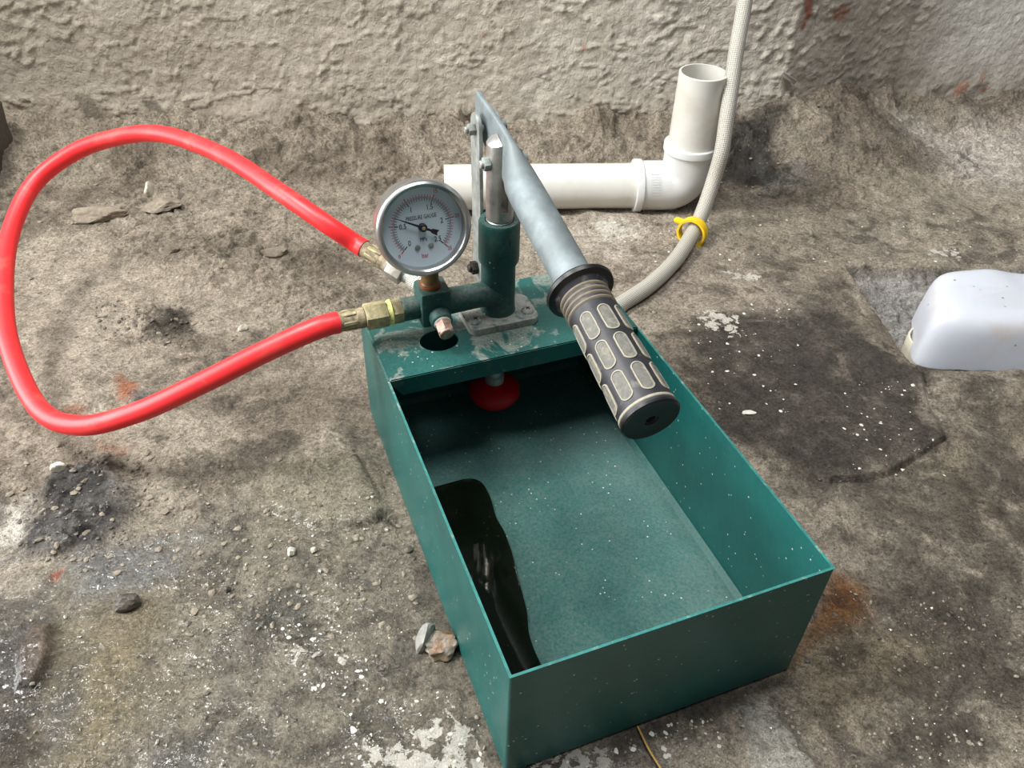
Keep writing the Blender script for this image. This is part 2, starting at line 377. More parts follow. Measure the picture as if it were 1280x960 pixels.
# ------------------------------------------------------------------ tank frame
YAW, TX, TY = 0.388, 0.0042, 0.2318
TW, TL, TH, PV = 0.21, 0.3526, 0.1124, 0.2543
TF = Matrix.Translation((TX, TY, 0)) @ Matrix.Rotation(YAW, 4, 'Z')
def T(u, v, z=0.0): return TF @ Vector((u, v, z))
UD = Vector((math.cos(YAW), math.sin(YAW), 0)); VD = Vector((-math.sin(YAW), math.cos(YAW), 0)); ZD = Vector((0, 0, 1))
# ------------------------------------------------------------------ floor
def wall_y(x):
    """plan line of the wall: main run, a slanting return, then the set-back right run"""
    x = np.asarray(x, float)
    a = 1.118 + 0.078 * x; b = 1.118 + 0.078 * 0.36 + 0.62 * (x - 0.36); c = b * 0 + 1.118 + 0.078 * 0.36 + 0.62 * 0.20 + 0.19 * (x - 0.56)
    k = 0.02
    m1 = np.where(x < 0.36, a, b); y = np.where(x < 0.56, m1, c)
    t = np.exp(-((x - 0.36) / 0.05) ** 2) * 0.006; t2 = np.exp(-((x - 0.56) / 0.05) ** 2) * 0.010
    return y + t - t2
def poly(*pts, z=0.0): return [tuple(at(px, py, z)[:2]) for px, py in pts]
def c3(r, g, b): return np.array(lin(r, g, b)[:3])
def grid_mesh(name, X, Y, Z, tint, mats, wet=None, kind=None, chip_dark=None):
    ny, nx = X.shape
    me = bpy.data.meshes.new(name); nv = nx * ny
    co = np.stack([X, Y, Z], -1).reshape(-1, 3).astype(np.float32)
    idx = np.arange(nv).reshape(ny, nx)
    q = np.stack([idx[:-1, :-1], idx[:-1, 1:], idx[1:, 1:], idx[1:, :-1]], -1).reshape(-1, 4).astype(np.int32)
    me.vertices.add(nv); me.vertices.foreach_set('co', co.ravel())
    me.loops.add(q.size); me.loops.foreach_set('vertex_index', q.ravel())
    me.polygons.add(len(q)); me.polygons.foreach_set('loop_start', np.arange(0, q.size, 4, dtype=np.int32))
    me.polygons.foreach_set('loop_total', np.full(len(q), 4, np.int32))
    me.update(calc_edges=True); me.polygons.foreach_set('use_smooth', np.ones(len(q), bool))
    at_ = me.attributes.new('tint', 'FLOAT_COLOR', 'POINT')
    at_.data.foreach_set('color', np.concatenate([tint.reshape(-1, 3), np.ones((nv, 1))], 1).astype(np.float32).ravel())
    if wet is not None:
        a2 = me.attributes.new('wet', 'FLOAT', 'POINT'); a2.data.foreach_set('value', wet.reshape(-1).astype(np.float32))
    if chip_dark is not None:
        a3 = me.attributes.new('chip_dark', 'FLOAT_COLOR', 'POINT')
        a3.data.foreach_set('color', np.concatenate([chip_dark[0].reshape(-1, 1), chip_dark[1].reshape(-1, 1), np.zeros((nv, 1)), np.ones((nv, 1))], 1).astype(np.float32).ravel())
    me.materials.append(mats); o = bpy.data.objects.new(name, me); COL.objects.link(o)
    if kind: o['kind'] = kind
    return o
PIT = poly((1060, 333), (1145, 459), (1290, 462)) + [(1.0, 0.66), (1.0, 0.84)] + poly((1290, 338))
def build_floor():
    st = 0.0020
    xs = np.arange(-1.05, 1.15, st); ys = np.arange(-0.05, 1.42, st)
    X, Y = np.meshgrid(xs, ys)
    wx = (fbm(X, Y, 22, 4, 3) - 0.5) * 0.030; wy = (fbm(X, Y, 22, 4, 5) - 0.5) * 0.030
    XW, YW = X + wx, Y + wy
    def reg(p, soft=0.015, warp=1.0): return 1 - sstep(-soft, soft, poly_sd(X + wx * warp, Y + wy * warp, p))
    dwall = wall_y(X) - Y
    big = fbm(X, Y, 7, 4, 11) - 0.5; mid = fbm(X, Y, 32, 4, 12) - 0.5; fin = fbm(X, Y, 110, 3, 13) - 0.5
    Z = big * 0.012 + mid * 0.006 + fin * 0.0020
    # crusty debris along the wall and at the left
    deb = np.maximum(1 - sstep(0.05, 0.34, dwall + (fbm(X, Y, 9, 3, 21) - 0.5) * 0.18), 0.0)
    deb = np.maximum(deb, reg(poly((60, 240), (330, 210), (470, 360), (420, 420), (200, 330), (60, 300)), 0.04) * 0.9)
    deb = np.maximum(deb, reg(poly((70, 590), (150, 570), (170, 640), (110, 690), (30, 680)), 0.012))
    deb = np.maximum(deb, reg(poly((160, 400), (230, 380), (240, 420), (180, 430)), 0.01) * .8)
    f1, f2, idv = worley(XW, YW, 55, 31); ck = sstep(0.0, 0.22, f2 - f1) * idv ** 2
    g1, g2, idg = worley(XW, YW, 150, 41); cg = sstep(0.0, 0.25, g2 - g1) * idg ** 2
    patch = sstep(0.42, 0.62, fbm(X, Y, 18, 3, 51))
    Z += deb * (ck * 0.0085 * patch + cg * 0.0036)
    Z += (1 - deb) * cg * 0.0011 * sstep(0.5, 0.7, fbm(X, Y, 12, 3, 52))
    # ledge flakes: terraced crust near the wall
    ter = fbm(X, Y * 1.4, 12, 5, 61) * 7; Z += (np.floor(ter) + sstep(0.35, 0.65, ter - np.floor(ter))) * 0.0016 * np.clip(deb + 0.25, 0, 1)
    # fillet of mortar against the wall
    fh = np.where(X < 0.56, 0.050, 0.030) + (fbm(X, Y, 9, 4, 71) - 0.5) * 0.040 + (fbm(XW, YW, 42, 3, 74) - 0.5) * 0.022
    fw = 0.11 + (fbm(X, Y, 6, 3, 72) - 0.5) * 0.06
    t = np.clip(1 - dwall / fw, 0, 1.0); Z += fh * t ** 1.3 + (fbm(XW, YW, 45, 4, 73) - 0.5) * 0.016 * sstep(0.0, 0.5, t)
    # fall-away mound at the corner behind the elbow
    Z += 0.05 * np.exp(-((X - 0.47) ** 2 / 0.012 + (Y - 1.13) ** 2 / 0.006))
    Z -= 0.010 * np.exp(-((X - 0.32) ** 2 / 0.003 + (Y - 1.02) ** 2 / 0.002))
    # smooth wet mud lower left
    wetr = reg(poly((-40, 740), (120, 690), (260, 640), (470, 560), (520, 640), (560, 780), (640, 990), (-60, 1000)), 0.03)
    smooth = reg(poly((50, 770), (230, 740), (230, 860), (140, 990), (30, 990)), 0.03)
    Z = Z * (1 - 0.45 * wetr * (1 - deb)) * (1 - 0.5 * smooth)
    # trowelled mortar patch left of the tank
    slab = reg(poly((330, 585), (450, 560), (478, 560), (495, 632), (462, 655), (400, 655), (340, 640)), 0.006, 1.0)
    Z = Z * (1 - 0.75 * slab) + 0.0065 * slab
    # sheet edges on the right: broken screed steps
    step = reg(poly((800, 420), (1020, 400), (1145, 459), (1180, 560), (1090, 600), (1000, 600), (900, 560)), 0.003, 0.35)
    Z += step * 0.0060
    flat_r = reg(poly((830, 340), (1300, 470), (1300, 980), (1000, 980), (960, 640)), 0.03); Z *= (1 - 0.35 * flat_r)
    GR_ = np.zeros(X.shape)
    for pl in (((1088, 602), (1120, 592), (1150, 572), (1180, 550)), ((1144, 458), (1156, 474), (1170, 490)), ((400, 658), (440, 662), (470, 655), (497, 634)), ((478, 640), (500, 660)), ((1040, 600), (1088, 602)), ((445, 565), (470, 605), (480, 625))):
        q = poly(*pl)
        for (ax, ay), (bx, by) in zip(q[:-1], q[1:]):
            ex, ey = bx - ax, by - ay; tt = np.clip(((XW * .15 + X * .85 - ax) * ex + (YW * .15 + Y * .85 - ay) * ey) / (ex * ex + ey * ey), 0, 1)
            GR_ = np.maximum(GR_, 1 - sstep(0.0, 0.0030, np.hypot(XW * .15 + X * .85 - ax - ex * tt, YW * .15 + Y * .85 - ay - ey * tt)))
    Z -= GR_ * 0.006
    # pale mortar lump, front right; mud flake, bottom left
    lump = reg(poly((915, 885), (960, 880), (985, 920), (1030, 975), (940, 985)), 0.005, 0.7); Z += lump * (0.006 + fin * 0.004 + mid * 0.004)
    flk = reg(poly((40, 790), (66, 785), (62, 830), (42, 860), (20, 855), (26, 815)), 0.003, 0.5); Z += flk * 0.006
    # pit chopped through the screed
    sd = poly_sd(X + wx * 0.22, Y + wy * 0.22, PIT); pit = 1 - sstep(-0.004, 0.003, sd)
    Z = Z * (1 - pit) + pit * (-0.018 - 0.012 * sstep(0.0, 0.12, 0.855 - Y) + mid * 0.016 + ck * 0.006 + fin * 0.009)
    # hard level bed under the tank
    dx, dy = X - TX, Y - TY
    u = dx * math.cos(YAW) + dy * math.sin(YAW); v = -dx * math.sin(YAW) + dy * math.cos(YAW)
    od = np.maximum(np.maximum(-u, u - TW), np.maximum(-v, v - TL)); bed = 1 - sstep(0.0, 0.035, od)
    Z = Z * (1 - bed) + bed * np.minimum(Z * 0.25, 0.0) - bed * 0.0012
    Z = np.where(dwall < -0.01, Z, Z)
    # ---------------- colours (ground tones and stains, with some cast shade painted in)
    n = fbm(X, Y, 10, 6, 81); n2 = fbm(X, Y, 38, 5, 82)
    def mix(C, col, f): return C * (1 - f[..., None]) + col * f[..., None]
    C = np.zeros(X.shape + (3,)) + c3(160, 150, 133)
    C = mix(C, c3(120, 110, 96), sstep(0.45, 0.65, n)); C = mix(C, c3(166, 155, 138), sstep(0.55, 0.72, n2) * 0.6)
    C = mix(C, c3(128, 116, 100), deb * 0.35)
    R = lambda p, soft, col, amt, gate=None, warp=1.6: mix(C, col, reg(p, soft, warp) * amt * (1 if gate is None else gate))
    CH = np.zeros(X.shape); DK = 0.02 + 0.22 * sstep(0.4, 0.7, n)
    for pp, am in [(((880, 395), (1030, 385), (1140, 462), (1176, 560), (1090, 600), (1010, 598), (920, 560), (850, 440)), .66), (((1070, 620), (1300, 520), (1300, 990), (1000, 990), (1100, 860), (1090, 740)), .58),
                   (((900, 300), (1260, 250), (1280, 330), (1060, 330), (960, 380)), .30), (((820, 350), (1060, 340), (1150, 460), (1300, 470), (1300, 990), (900, 1000), (980, 800), (1040, 700), (900, 560), (800, 420)), .34),
                   (((240, 620), (560, 640), (640, 990), (240, 990)), .36), (((-40, 740), (60, 740), (60, 990), (-60, 990)), .7), (((600, 960), (985, 842), (1000, 870), (700, 1000)), .7), (((190, 380), (240, 375), (245, 425), (180, 430)), .8),
                   (((890, 190), (970, 190), (980, 228), (895, 238)), .95), (((60, 600), (150, 570), (180, 640), (110, 690), (20, 680)), .6), (((200, 540), (470, 520), (490, 560), (250, 600)), .5)]:  # dark blotch beside the upright pipe takes in its shadow
        DK = np.maximum(DK, am * reg(poly(*pp), 0.03, 1.4))
    DK *= 0.45 + 0.55 * sstep(0.02, 0.16, dwall); DK *= 1 - 0.9 * slab; DK *= 1 - 0.8 * reg(poly((90, 790), (200, 750), (210, 860), (130, 990), (70, 990)), 0.02, 1.0)
    g_hi = sstep(0.42, 0.56, fbm(XW, YW, 26, 6, 91)); g_lo = sstep(0.40, 0.60, fbm(XW, YW, 14, 6, 92)); g_sp = sstep(0.56, 0.60, fbm(X, Y, 60, 4, 93))
    C = R(poly((820, 350), (1060, 340), (1150, 460), (1300, 470), (1300, 990), (900, 1000), (980, 800), (1040, 700), (900, 560), (800, 420)), 0.05, c3(122, 113, 99), 0.8, g_lo)
    C = R(poly((880, 395), (1030, 385), (1140, 462), (1176, 560), (1090, 600), (1010, 598), (920, 560), (850, 440)), 0.012, c3(104, 97, 87), 0.9, None)
    C = R(poly((1070, 620), (1300, 540), (1300, 990), (1000, 990), (1100, 860), (1090, 740)), 0.04, c3(120, 111, 96), 0.7, g_lo)
    C = R(poly((1140, 560), (1300, 480), (1300, 620), (1180, 660)), 0.03, c3(150, 140, 118), 0.6, g_hi)
    C = R(poly((680, 275), (860, 262), (930, 330), (1000, 390), (860, 400), (760, 370)), 0.03, c3(168, 156, 140), 0.8)
    C = R(poly((690, 270), (830, 268), (800, 320), (720, 330)), 0.02, c3(188, 178, 162), 0.7, g_hi)
    C = R(poly((930, 290), (1080, 280), (1060, 335), (960, 350)), 0.02, c3(150, 138, 120), 0.5)
    C = R(poly((900, 300), (1260, 250), (1280, 330), (1060, 330), (960, 380)), 0.04, c3(126, 117, 104), 0.55, g_lo)
    C = R(poly((1120, 175), (1290, 165), (1300, 250), (1180, 230)), 0.05, c3(208, 198, 186), 0.85)
    C = R(poly((890, 195), (965, 190), (975, 225), (900, 235)), 0.02, c3(58, 55, 51), 0.9)  # dark smudge with the upright pipe's shadow painted into it
    C = R(poly((930, 220), (1010, 205), (1020, 235), (940, 245)), 0.02, c3(108, 108, 104), 0.6, g_hi)
    C = R(poly((-30, 760), (240, 640), (480, 560), (560, 800), (640, 990), (-60, 990)), 0.05, c3(118, 112, 96), 0.75)
    C = R(poly((90, 790), (200, 750), (210, 860), (130, 990), (70, 990)), 0.03, c3(128, 116, 88), 0.9)
    C = R(poly((-30, 860), (60, 830), (70, 990), (-60, 990)), 0.03, c3(84, 74, 56), 0.8)
    for pp in [((180, 810), (210, 800), (200, 900), (150, 930)), ((250, 840), (300, 780), (290, 860), (240, 950)), ((0, 790), (30, 790), (20, 860), (-20, 860)), ((265, 640), (290, 640), (275, 720), (262, 700)), ((60, 860), (90, 820), (110, 900), (60, 940)),
               ((130, 930), (260, 920), (260, 990), (120, 990)), ((330, 740), (380, 720), (380, 800), (320, 800))]:
        C = R(poly(*pp), 0.012, c3(72, 71, 65), 0.75, 0.4 + 0.6 * g_hi, 1.0)
    C = R(poly((60, 600), (150, 570), (180, 640), (110, 690), (20, 680)), 0.012, c3(92, 91, 90), 0.9)
    C = R(poly((-30, 620), (40, 622), (42, 660), (15, 700), (-30, 710)), 0.006, c3(196, 190, 178), 0.9, 0.35 + 0.65 * g_hi)
    C = R(poly((90, 700), (230, 665), (235, 720), (110, 760)), 0.015, c3(112, 114, 112), 0.75)
    C = R(poly((300, 590), (480, 556), (495, 632), (462, 655), (340, 650)), 0.02, c3(140, 132, 112), 0.95)
    C = R(poly((150, 470), (175, 475), (165, 500), (140, 500)), 0.006, c3(150, 84, 48), 0.8)
    C = R(poly((75, 506), (95, 508), (90, 520), (70, 520)), 0.005, c3(150, 92, 60), 0.6)
    C = R(poly((68, 722), (80, 720), (80, 732), (68, 732)), 0.003, c3(172, 84, 56), 0.8)
    C = R(poly((130, 545), (180, 552), (170, 568), (140, 560)), 0.008, c3(130, 78, 54), 0.6)
    C = R(poly((160, 490), (185, 485), (180, 505), (150, 510)), 0.006, c3(96, 96, 96), 0.8)
    C = R(poly((200, 395), (235, 385), (240, 415), (190, 425)), 0.008, c3(84, 80, 72), 0.7)
    for pp in [((340, 805), (362, 800), (440, 812), (430, 830), (380, 822), (365, 850), (345, 850)), ((490, 885), (530, 890), (520, 915), (500, 910)), ((430, 870), (455, 865), (450, 885), (432, 882)), ((440, 920), (600, 905), (620, 990), (420, 990)),
               ((520, 900), (590, 885), (600, 930), (540, 930)), ((860, 385), (925, 395), (930, 425), (880, 425)), ((740, 280), (790, 280), (800, 300), (750, 310)), ((900, 335), (945, 335), (950, 352), (905, 350)), ((640, 935), (760, 900), (800, 990), (640, 990)),
               ((1150, 310), (1200, 305), (1210, 325), (1160, 325))]:
        C = R(poly(*pp), 0.010, c3(206, 202, 190), 0.0, g_sp * 0.95, 1.2); CH = np.maximum(CH, reg(poly(*pp), 0.014, 1.2))
    C = R(poly((985, 836), (1040, 715), (1078, 735), (1082, 772), (1040, 800)), 0.012, c3(136, 88, 38), 0.95, None, 0.3)  # rust-brown wedge, the tank's cast shadow painted into the colour
    C = R(poly((985, 845), (1080, 780), (1150, 800), (1120, 870), (1010, 900)), 0.03, c3(146, 132, 106), 0.8)
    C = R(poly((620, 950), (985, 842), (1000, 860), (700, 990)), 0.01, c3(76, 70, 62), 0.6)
    C = mix(C, c3(168, 164, 152), lump * 0.9); C = mix(C, c3(132, 114, 96), flk * 0.85)
    C = mix(C, c3(150, 147, 142), pit * 1.0); C = mix(C, c3(172, 166, 158), pit * sstep(-0.045, -0.004, sd) * 0.5)
    C = R(poly((1170, 340), (1230, 335), (1215, 370), (1165, 365)), 0.012, c3(118, 112, 98), 0.5)
    wet = np.clip(wetr * (0.50 + 0.50 * sstep(0.40, 0.62, fbm(X, Y, 17, 4, 99))), 0, 1)
    wet *= 1 - 0.6 * reg(poly((90, 790), (200, 750), (230, 830), (150, 990), (70, 990)), 0.03, 1.0); wet *= 1 - 0.5 * slab; wet *= 0.35 + 0.65 * sstep(0.38, 0.62, fbm(X, Y, 24, 4, 121))
    wet = np.maximum(wet, 0.55 * reg(poly((90, 700), (230, 665), (235, 720), (110, 760)), 0.02))
    wet = np.maximum(wet, 0.35 * reg(poly((960, 640), (1300, 560), (1300, 990), (600, 990), (700, 940), (985, 840)), 0.04) * g_lo)
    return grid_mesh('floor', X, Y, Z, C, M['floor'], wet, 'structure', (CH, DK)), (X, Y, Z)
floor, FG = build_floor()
def fz(x, y):
    X, Y, Z = FG; i = int(round((y - Y[0, 0]) / (Y[1, 0] - Y[0, 0]))); j = int(round((x - X[0, 0]) / (X[0, 1] - X[0, 0])))
    return float(Z[min(max(i, 0), Z.shape[0] - 1), min(max(j, 0), Z.shape[1] - 1)])
# ------------------------------------------------------------------ wall (one rendered wall that steps back at the right)
def build_wall(name, x0, x1):
    st = 0.0026
    xs = np.linspace(x0, x1, int(round((x1 - x0) / st)) + 1); zs = np.arange(-0.02, 0.62, st)
    X, Zg = np.meshgrid(xs, zs); Y0 = wall_y(X); e = 1e-3
    dy = (wall_y(X + e) - wall_y(X - e)) / (2 * e); nl = np.sqrt(1 + dy * dy); NX, NY = dy / nl, -1 / nl
    S = X + np.clip(X - 0.36, 0, 0.2) * 0.18
    rough = 1 - sstep(0.50, 0.62, X + (fbm(S, Zg, 8, 3, 8) - 0.5) * 0.1 - (Zg - 0.1) * 0.3)
    rough = np.maximum(rough * 1.0, 0.22)
    f1, f2, idv = worley(S + (fbm(S, Zg, 30, 3, 1) - .5) * .02, Zg + (fbm(S, Zg, 30, 3, 2) - .5) * .02, 75, 5)
    lumps = (1 - sstep(0.1, 0.6, f1)) * idv ** 3
    D = (fbm(S, Zg, 6, 3, 14) - 0.5) * 0.012 + rough * ((fbm(S, Zg * 1.2, 95, 3, 15) - 0.5) * 0.0020 + lumps * 0.0028 * sstep(.5, .65, fbm(S, Zg, 12, 3, 19))) + (fbm(S, Zg, 150, 2, 16) - 0.5) * 0.0018
    ri = fbm(S, Zg * 2.2, 14, 4, 18); D += rough * np.exp(-((ri - 0.5) / 0.012) ** 2) * 0.0022
    low = 1 - sstep(0.03, 0.10, Zg); D += low * (fbm(S, Zg, 28, 5, 17) - 0.3) * 0.014
    # a float mark dragged through the render
    X2, Y2 = X + NX * D, Y0 + NY * D
    mix = lambda C, col, f: C * (1 - f[..., None]) + col * f[..., None]
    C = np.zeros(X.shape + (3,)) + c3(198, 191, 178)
    C = mix(C, c3(232, 228, 219), sstep(0.55, 0.66, X)); C = mix(C, c3(180, 170, 155), sstep(0.45, 0.68, fbm(S, Zg, 5, 5, 33)) * 0.55 * rough)  # right run tinted paler to stand in for brighter light
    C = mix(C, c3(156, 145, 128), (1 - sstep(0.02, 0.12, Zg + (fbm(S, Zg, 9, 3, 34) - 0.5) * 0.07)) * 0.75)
    C = mix(C, c3(158, 148, 132), (1 - sstep(-0.70, 0.05, X)) * 0.75)  # darker tint towards the left paints in the light's falloff
    for (px, py, rx, rz, col, am) in [(1010, 8, .008, .030, (150, 74, 48), .8), (1052, 14, .018, .012, (178, 112, 84), .6), (1200, 112, .013, .014, (196, 132, 104), .6), (1228, 95, .006, .010, (196, 140, 112), .5), (1230, 112, .004, .004, (190, 120, 92), .6),
                                      (730, 60, .004, .006, (186, 110, 74), .5), (605, 45, .003, .003, (176, 120, 84), .5)]:
        d = aty(px, py, 1.13 if px < 900 else 1.21); y = float(wall_y(d.x)); d = aty(px, py, y); d = aty(px, py, float(wall_y(d.x)))
        w = (fbm(S, Zg, 60, 4, 77) - 0.5) * 1.6
        C = mix(C, c3(*col), am * (1 - sstep(0.6, 1.1, np.hypot((X - d.x) / rx, (Zg - d.z) / rz) + w)))
    # two smooth damp trowel marks, left
    for (px0, py0, px1, py1, r) in [(112, 112, 135, 160, .013), (192, 122, 222, 165, .012)]:
        a, b = aty(px0, py0, 1.09), aty(px1, py1, 1.09)
        sdv = poly_sd(X, Zg, [(a.x - r, a.z), (a.x + r * .6, a.z), (b.x + r, b.z), (b.x - r, b.z)]); f = 1 - sstep(-.002, .002, sdv)
        C = mix(C, c3(128, 121, 108), f * 0.9); X2 = X2 - NX * D * f * .8; Y2 = Y2 - NY * D * f * .8
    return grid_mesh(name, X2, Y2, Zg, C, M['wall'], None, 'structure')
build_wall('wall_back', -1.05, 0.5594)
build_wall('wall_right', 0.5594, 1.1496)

# ------------------------------------------------------------------ the pump
pump = tag(empty('pressure_test_pump', T(TW / 2, TL / 2, 0)),
           'dark green metal hand test pump with open tank, round dial gauge and lever handle', 'hand pump')
def part(name, build, mat, parent=pump, **k):
    bm = bmesh.new(); build(bm); return obj(name, bm, mat, parent, **k)
TH_ = 0.0016
def b_tank(bm):
    # folded sheet tank: outer and inner skins joined by the rim
    def ring(u0, v0, u1, v1, z, rad, n=4):
        out = []
        for cx, cy, a in ((u1 - rad, v1 - rad, 0), (u0 + rad, v1 - rad, PI / 2), (u0 + rad, v0 + rad, PI), (u1 - rad, v0 + rad, 3 * PI / 2)):
            for k in range(n + 1): out.append(bm.verts.new(T(cx + rad * math.cos(a + k * PI / 2 / n), cy + rad * math.sin(a + k * PI / 2 / n), z)))
        return out
    o_b = ring(0.002, 0.002, TW - 0.002, TL - 0.002, 0.0, 0.003); o_1 = ring(0, 0, TW, TL, 0.002, 0.003); o_t = ring(0, 0, TW, TL, TH, 0.002)
    w = TH_; i_t = ring(w, w, TW - w, TL - w, TH, 0.0015); i_1 = ring(w, w, TW - w, TL - w, 0.006, 0.002); i_b = ring(w + .004, w + .004, TW - w - .004, TL - w - .004, 0.002, 0.002)
    rs = [o_b, o_1, o_t, i_t, i_1, i_b]
    for A, B in zip(rs[:-1], rs[1:]):
        for k in range(len(A)): bm.faces.new((A[k], A[(k + 1) % len(A)], B[(k + 1) % len(A)], B[k]))
    bm.faces.new(o_b[::-1]); bm.faces.new(i_b)
tank = part('tank', b_tank, M['tank'])
def b_rimlight(bm):
    z0, z1, w = TH + 0.0001, TH + 0.0005, TH_
    for lo, hi in (((0, 0), (TW, w)), ((0, w), (w, PV)), ((TW - w, w), (TW, PV))): add_box(bm, TF, (lo[0], lo[1], z0), (hi[0], hi[1], z1))
M['rim'] = simple('highlit_teal_edge', lin(44, 118, 112), 0.5, 0, 0.2, 200, 0, lin(140, 160, 150), 0.2)  # lighter teal paints the rim's highlight into the colour
part('rim_edge', b_rimlight, M['rim'], tank)
PZ = TH + 0.0018
def b_plate(bm):
    outer = [(0.0015, PV), (TW - 0.0015, PV), (TW - 0.0015, TL - 0.001), (0.0015, TL - 0.001)]
    hu, hv = 0.0505, 0.2905
    hole = [(hu + 0.0155 * math.cos(2 * PI * k / 32), hv + 0.0135 * math.sin(2 * PI * k / 32)) for k in range(32)]
    es = []
    for loop in (outer, hole):
        vs = [bm.verts.new((x, y, 0)) for x, y in loop]
        es += [bm.edges.new((vs[k], vs[(k + 1) % len(vs)])) for k in range(len(vs))]
    bmesh.ops.triangle_fill(bm, use_beauty=True, edges=es)
    for f in [f for f in bm.faces if math.hypot(f.calc_center_median().x - hu, f.calc_center_median().y - hv) < 0.012]: bm.faces.remove(f)
    r = bmesh.ops.extrude_face_region(bm, geom=list(bm.faces))
    for v in [g for g in r['geom'] if isinstance(g, bmesh.types.BMVert)]: v.co.z = -0.0015
    for v in bm.verts: v.co = T(v.co.x, v.co.y, v.co.z + PZ)
    # folded front lip
    pts = [(0.002, PZ), (TW - 0.002, PZ), (TW - 0.008, PZ - 0.0155), (0.010, PZ - 0.0155), (0.004, PZ - 0.006)]
    a = [bm.verts.new(T(x, PV - 0.0004, z)) for x, z in pts]; b = [bm.verts.new(T(x, PV + 0.0012, z)) for x, z in pts]
    bm.faces.new(a); bm.faces.new(b[::-1])
    for k in range(5): bm.faces.new((a[k], a[(k + 1) % 5], b[(k + 1) % 5], b[k]))
plate = part('mounting_plate', b_plate, M['plate'])
# base flange
CU, CV = 0.1065, 0.3082
def rrect(cx, cy, hx, hy, r, n=5):
    out = []
    for sx, sy, a in ((1, 1, 0), (-1, 1, PI / 2), (-1, -1, PI), (1, -1, 3 * PI / 2)):
        for k in range(n + 1): out.append((cx + sx * (hx - r) + r * math.cos(a + k * PI / 2 / n), cy + sy * (hy - r) + r * math.sin(a + k * PI / 2 / n)))
    return out
flange = part('base_flange', lambda bm: add_prism(bm, TF, rrect(CU - 0.001, CV - 0.0045, 0.0295, 0.0185, 0.006), PZ, PZ + 0.0065, 0.001), M['flange'])
for du, dv in ((-0.0225, -0.0105), (0.0225, -0.0105)):
    Ms = TF @ Matrix.Translation((CU - 0.001 + du, CV - 0.0045 + dv + 0.003, PZ + 0.0065))
    s = part('screw', lambda bm: add_lathe(bm, Ms, [(0.0052, 0), (0.0052, 0.0008), (0.0044, 0.0022), (0.0025, 0.0031), (0, 0.0034)], 20), M['flange'], flange)
    def cross(bm):
        for rot in (0, PI / 2): add_box(bm, Ms @ Matrix.Rotation(rot + 0.6, 4, 'Z'), (-0.0020, -0.0004, 0.0030), (0.0020, 0.0004, 0.00355))
    part('screw_slot', cross, M['darkbolt'], flange)
Mr = TF @ Matrix.Translation((CU + 0.022, CV + 0.030, PZ))
part('bolt', lambda bm: (add_prism(bm, Mr, hexpts(0.0048), 0, 0.004, 0.0004), add_lathe(bm, Mr, cyl_prof(0.0028, 0.004, 0.007), 12)), M['flange'], plate)
# column
Mc = TF @ Matrix.Translation((CU, CV, 0))
column = part('pump_column', lambda bm: add_lathe(bm, Mc, [(0.0, PZ + 0.005), (0.0145, PZ + 0.0062), (0.0140, PZ + 0.009), (0.0137, 0.130), (0.0135, 0.163), (0.0160, 0.1685), (0.0162, 0.172), (0.0160, 0.201), (0.0150, 0.2032), (0.0112, 0.2032), (0.0108, 0.199), (0, 0.199)], 48), M['cast'])
def text_bm(body, size, ext=0.0):
    cu = bpy.data.curves.new('t', 'FONT'); cu.body = body; cu.size = size; cu.align_x = 'CENTER'; cu.align_y = 'CENTER'; cu.extrude = ext; cu.resolution_u = 2
    o = bpy.data.objects.new('t', cu); COL.objects.link(o)
    dg = bpy.context.evaluated_depsgraph_get(); me = bpy.data.meshes.new_from_object(o.evaluated_get(dg))
    bm = bmesh.new(); bm.from_mesh(me); bpy.data.objects.remove(o); bpy.data.curves.remove(cu); bpy.data.meshes.remove(me); return bm
def emboss(body, zc, ang, size):
    bm = text_bm(body, size, 0.0004)
    bmesh.ops.subdivide_edges(bm, edges=list(bm.edges), cuts=1)
    for v in bm.verts:
        a = ang + v.co.x / 0.0160; r = 0.0160 + v.co.z; v.co = Mc @ Vector((r * math.cos(a), r * math.sin(a), zc + v.co.y))
    return bm
obj('embossed_letter', emboss('E', 0.179, -PI / 2 + 0.25, 0.0105), M['cast'], column)
obj('embossed_letter', emboss('J', 0.190, -PI / 2 + 0.20, 0.0080), M['cast'], column)
# plunger rod, slotted for the lever
def b_rod(bm):
    add_lathe(bm, Mc, [(0, 0.198), (0.0104, 0.198), (0.0104, 0.2035), (0.0098, 0.2040), (0.0098, 0.2046), (0.0104, 0.2052), (0.0104, 0.213), (0, 0.213)], 40)
    for s in (-1, 1):
        pts = []; a0 = math.acos(0.0028 / 0.0104)
        for k in range(17):
            a = -a0 + 2 * a0 * k / 16; pts.append((s * 0.0104 * math.cos(a), 0.0104 * math.sin(a)))
        lo = [bm.verts.new(Mc @ Vector((x, y, 0.212))) for x, y in pts]
        hi = [bm.verts.new(Mc @ Vector((x, y, 0.2645 + 0.55 * (0.0104 - abs(x)) - 0.25 * abs(y)))) for x, y in pts]
        bm.faces.new(lo); cen = bm.verts.new(Mc @ Vector((s * 0.0028, 0, 0.271)))
        for k in range(17):
            k2 = (k + 1) % 17; bm.faces.new((lo[k], lo[k2], hi[k2], hi[k])); bm.faces.new((hi[k], hi[k2], cen))
rod = part('plunger_rod', b_rod, M['steel'])
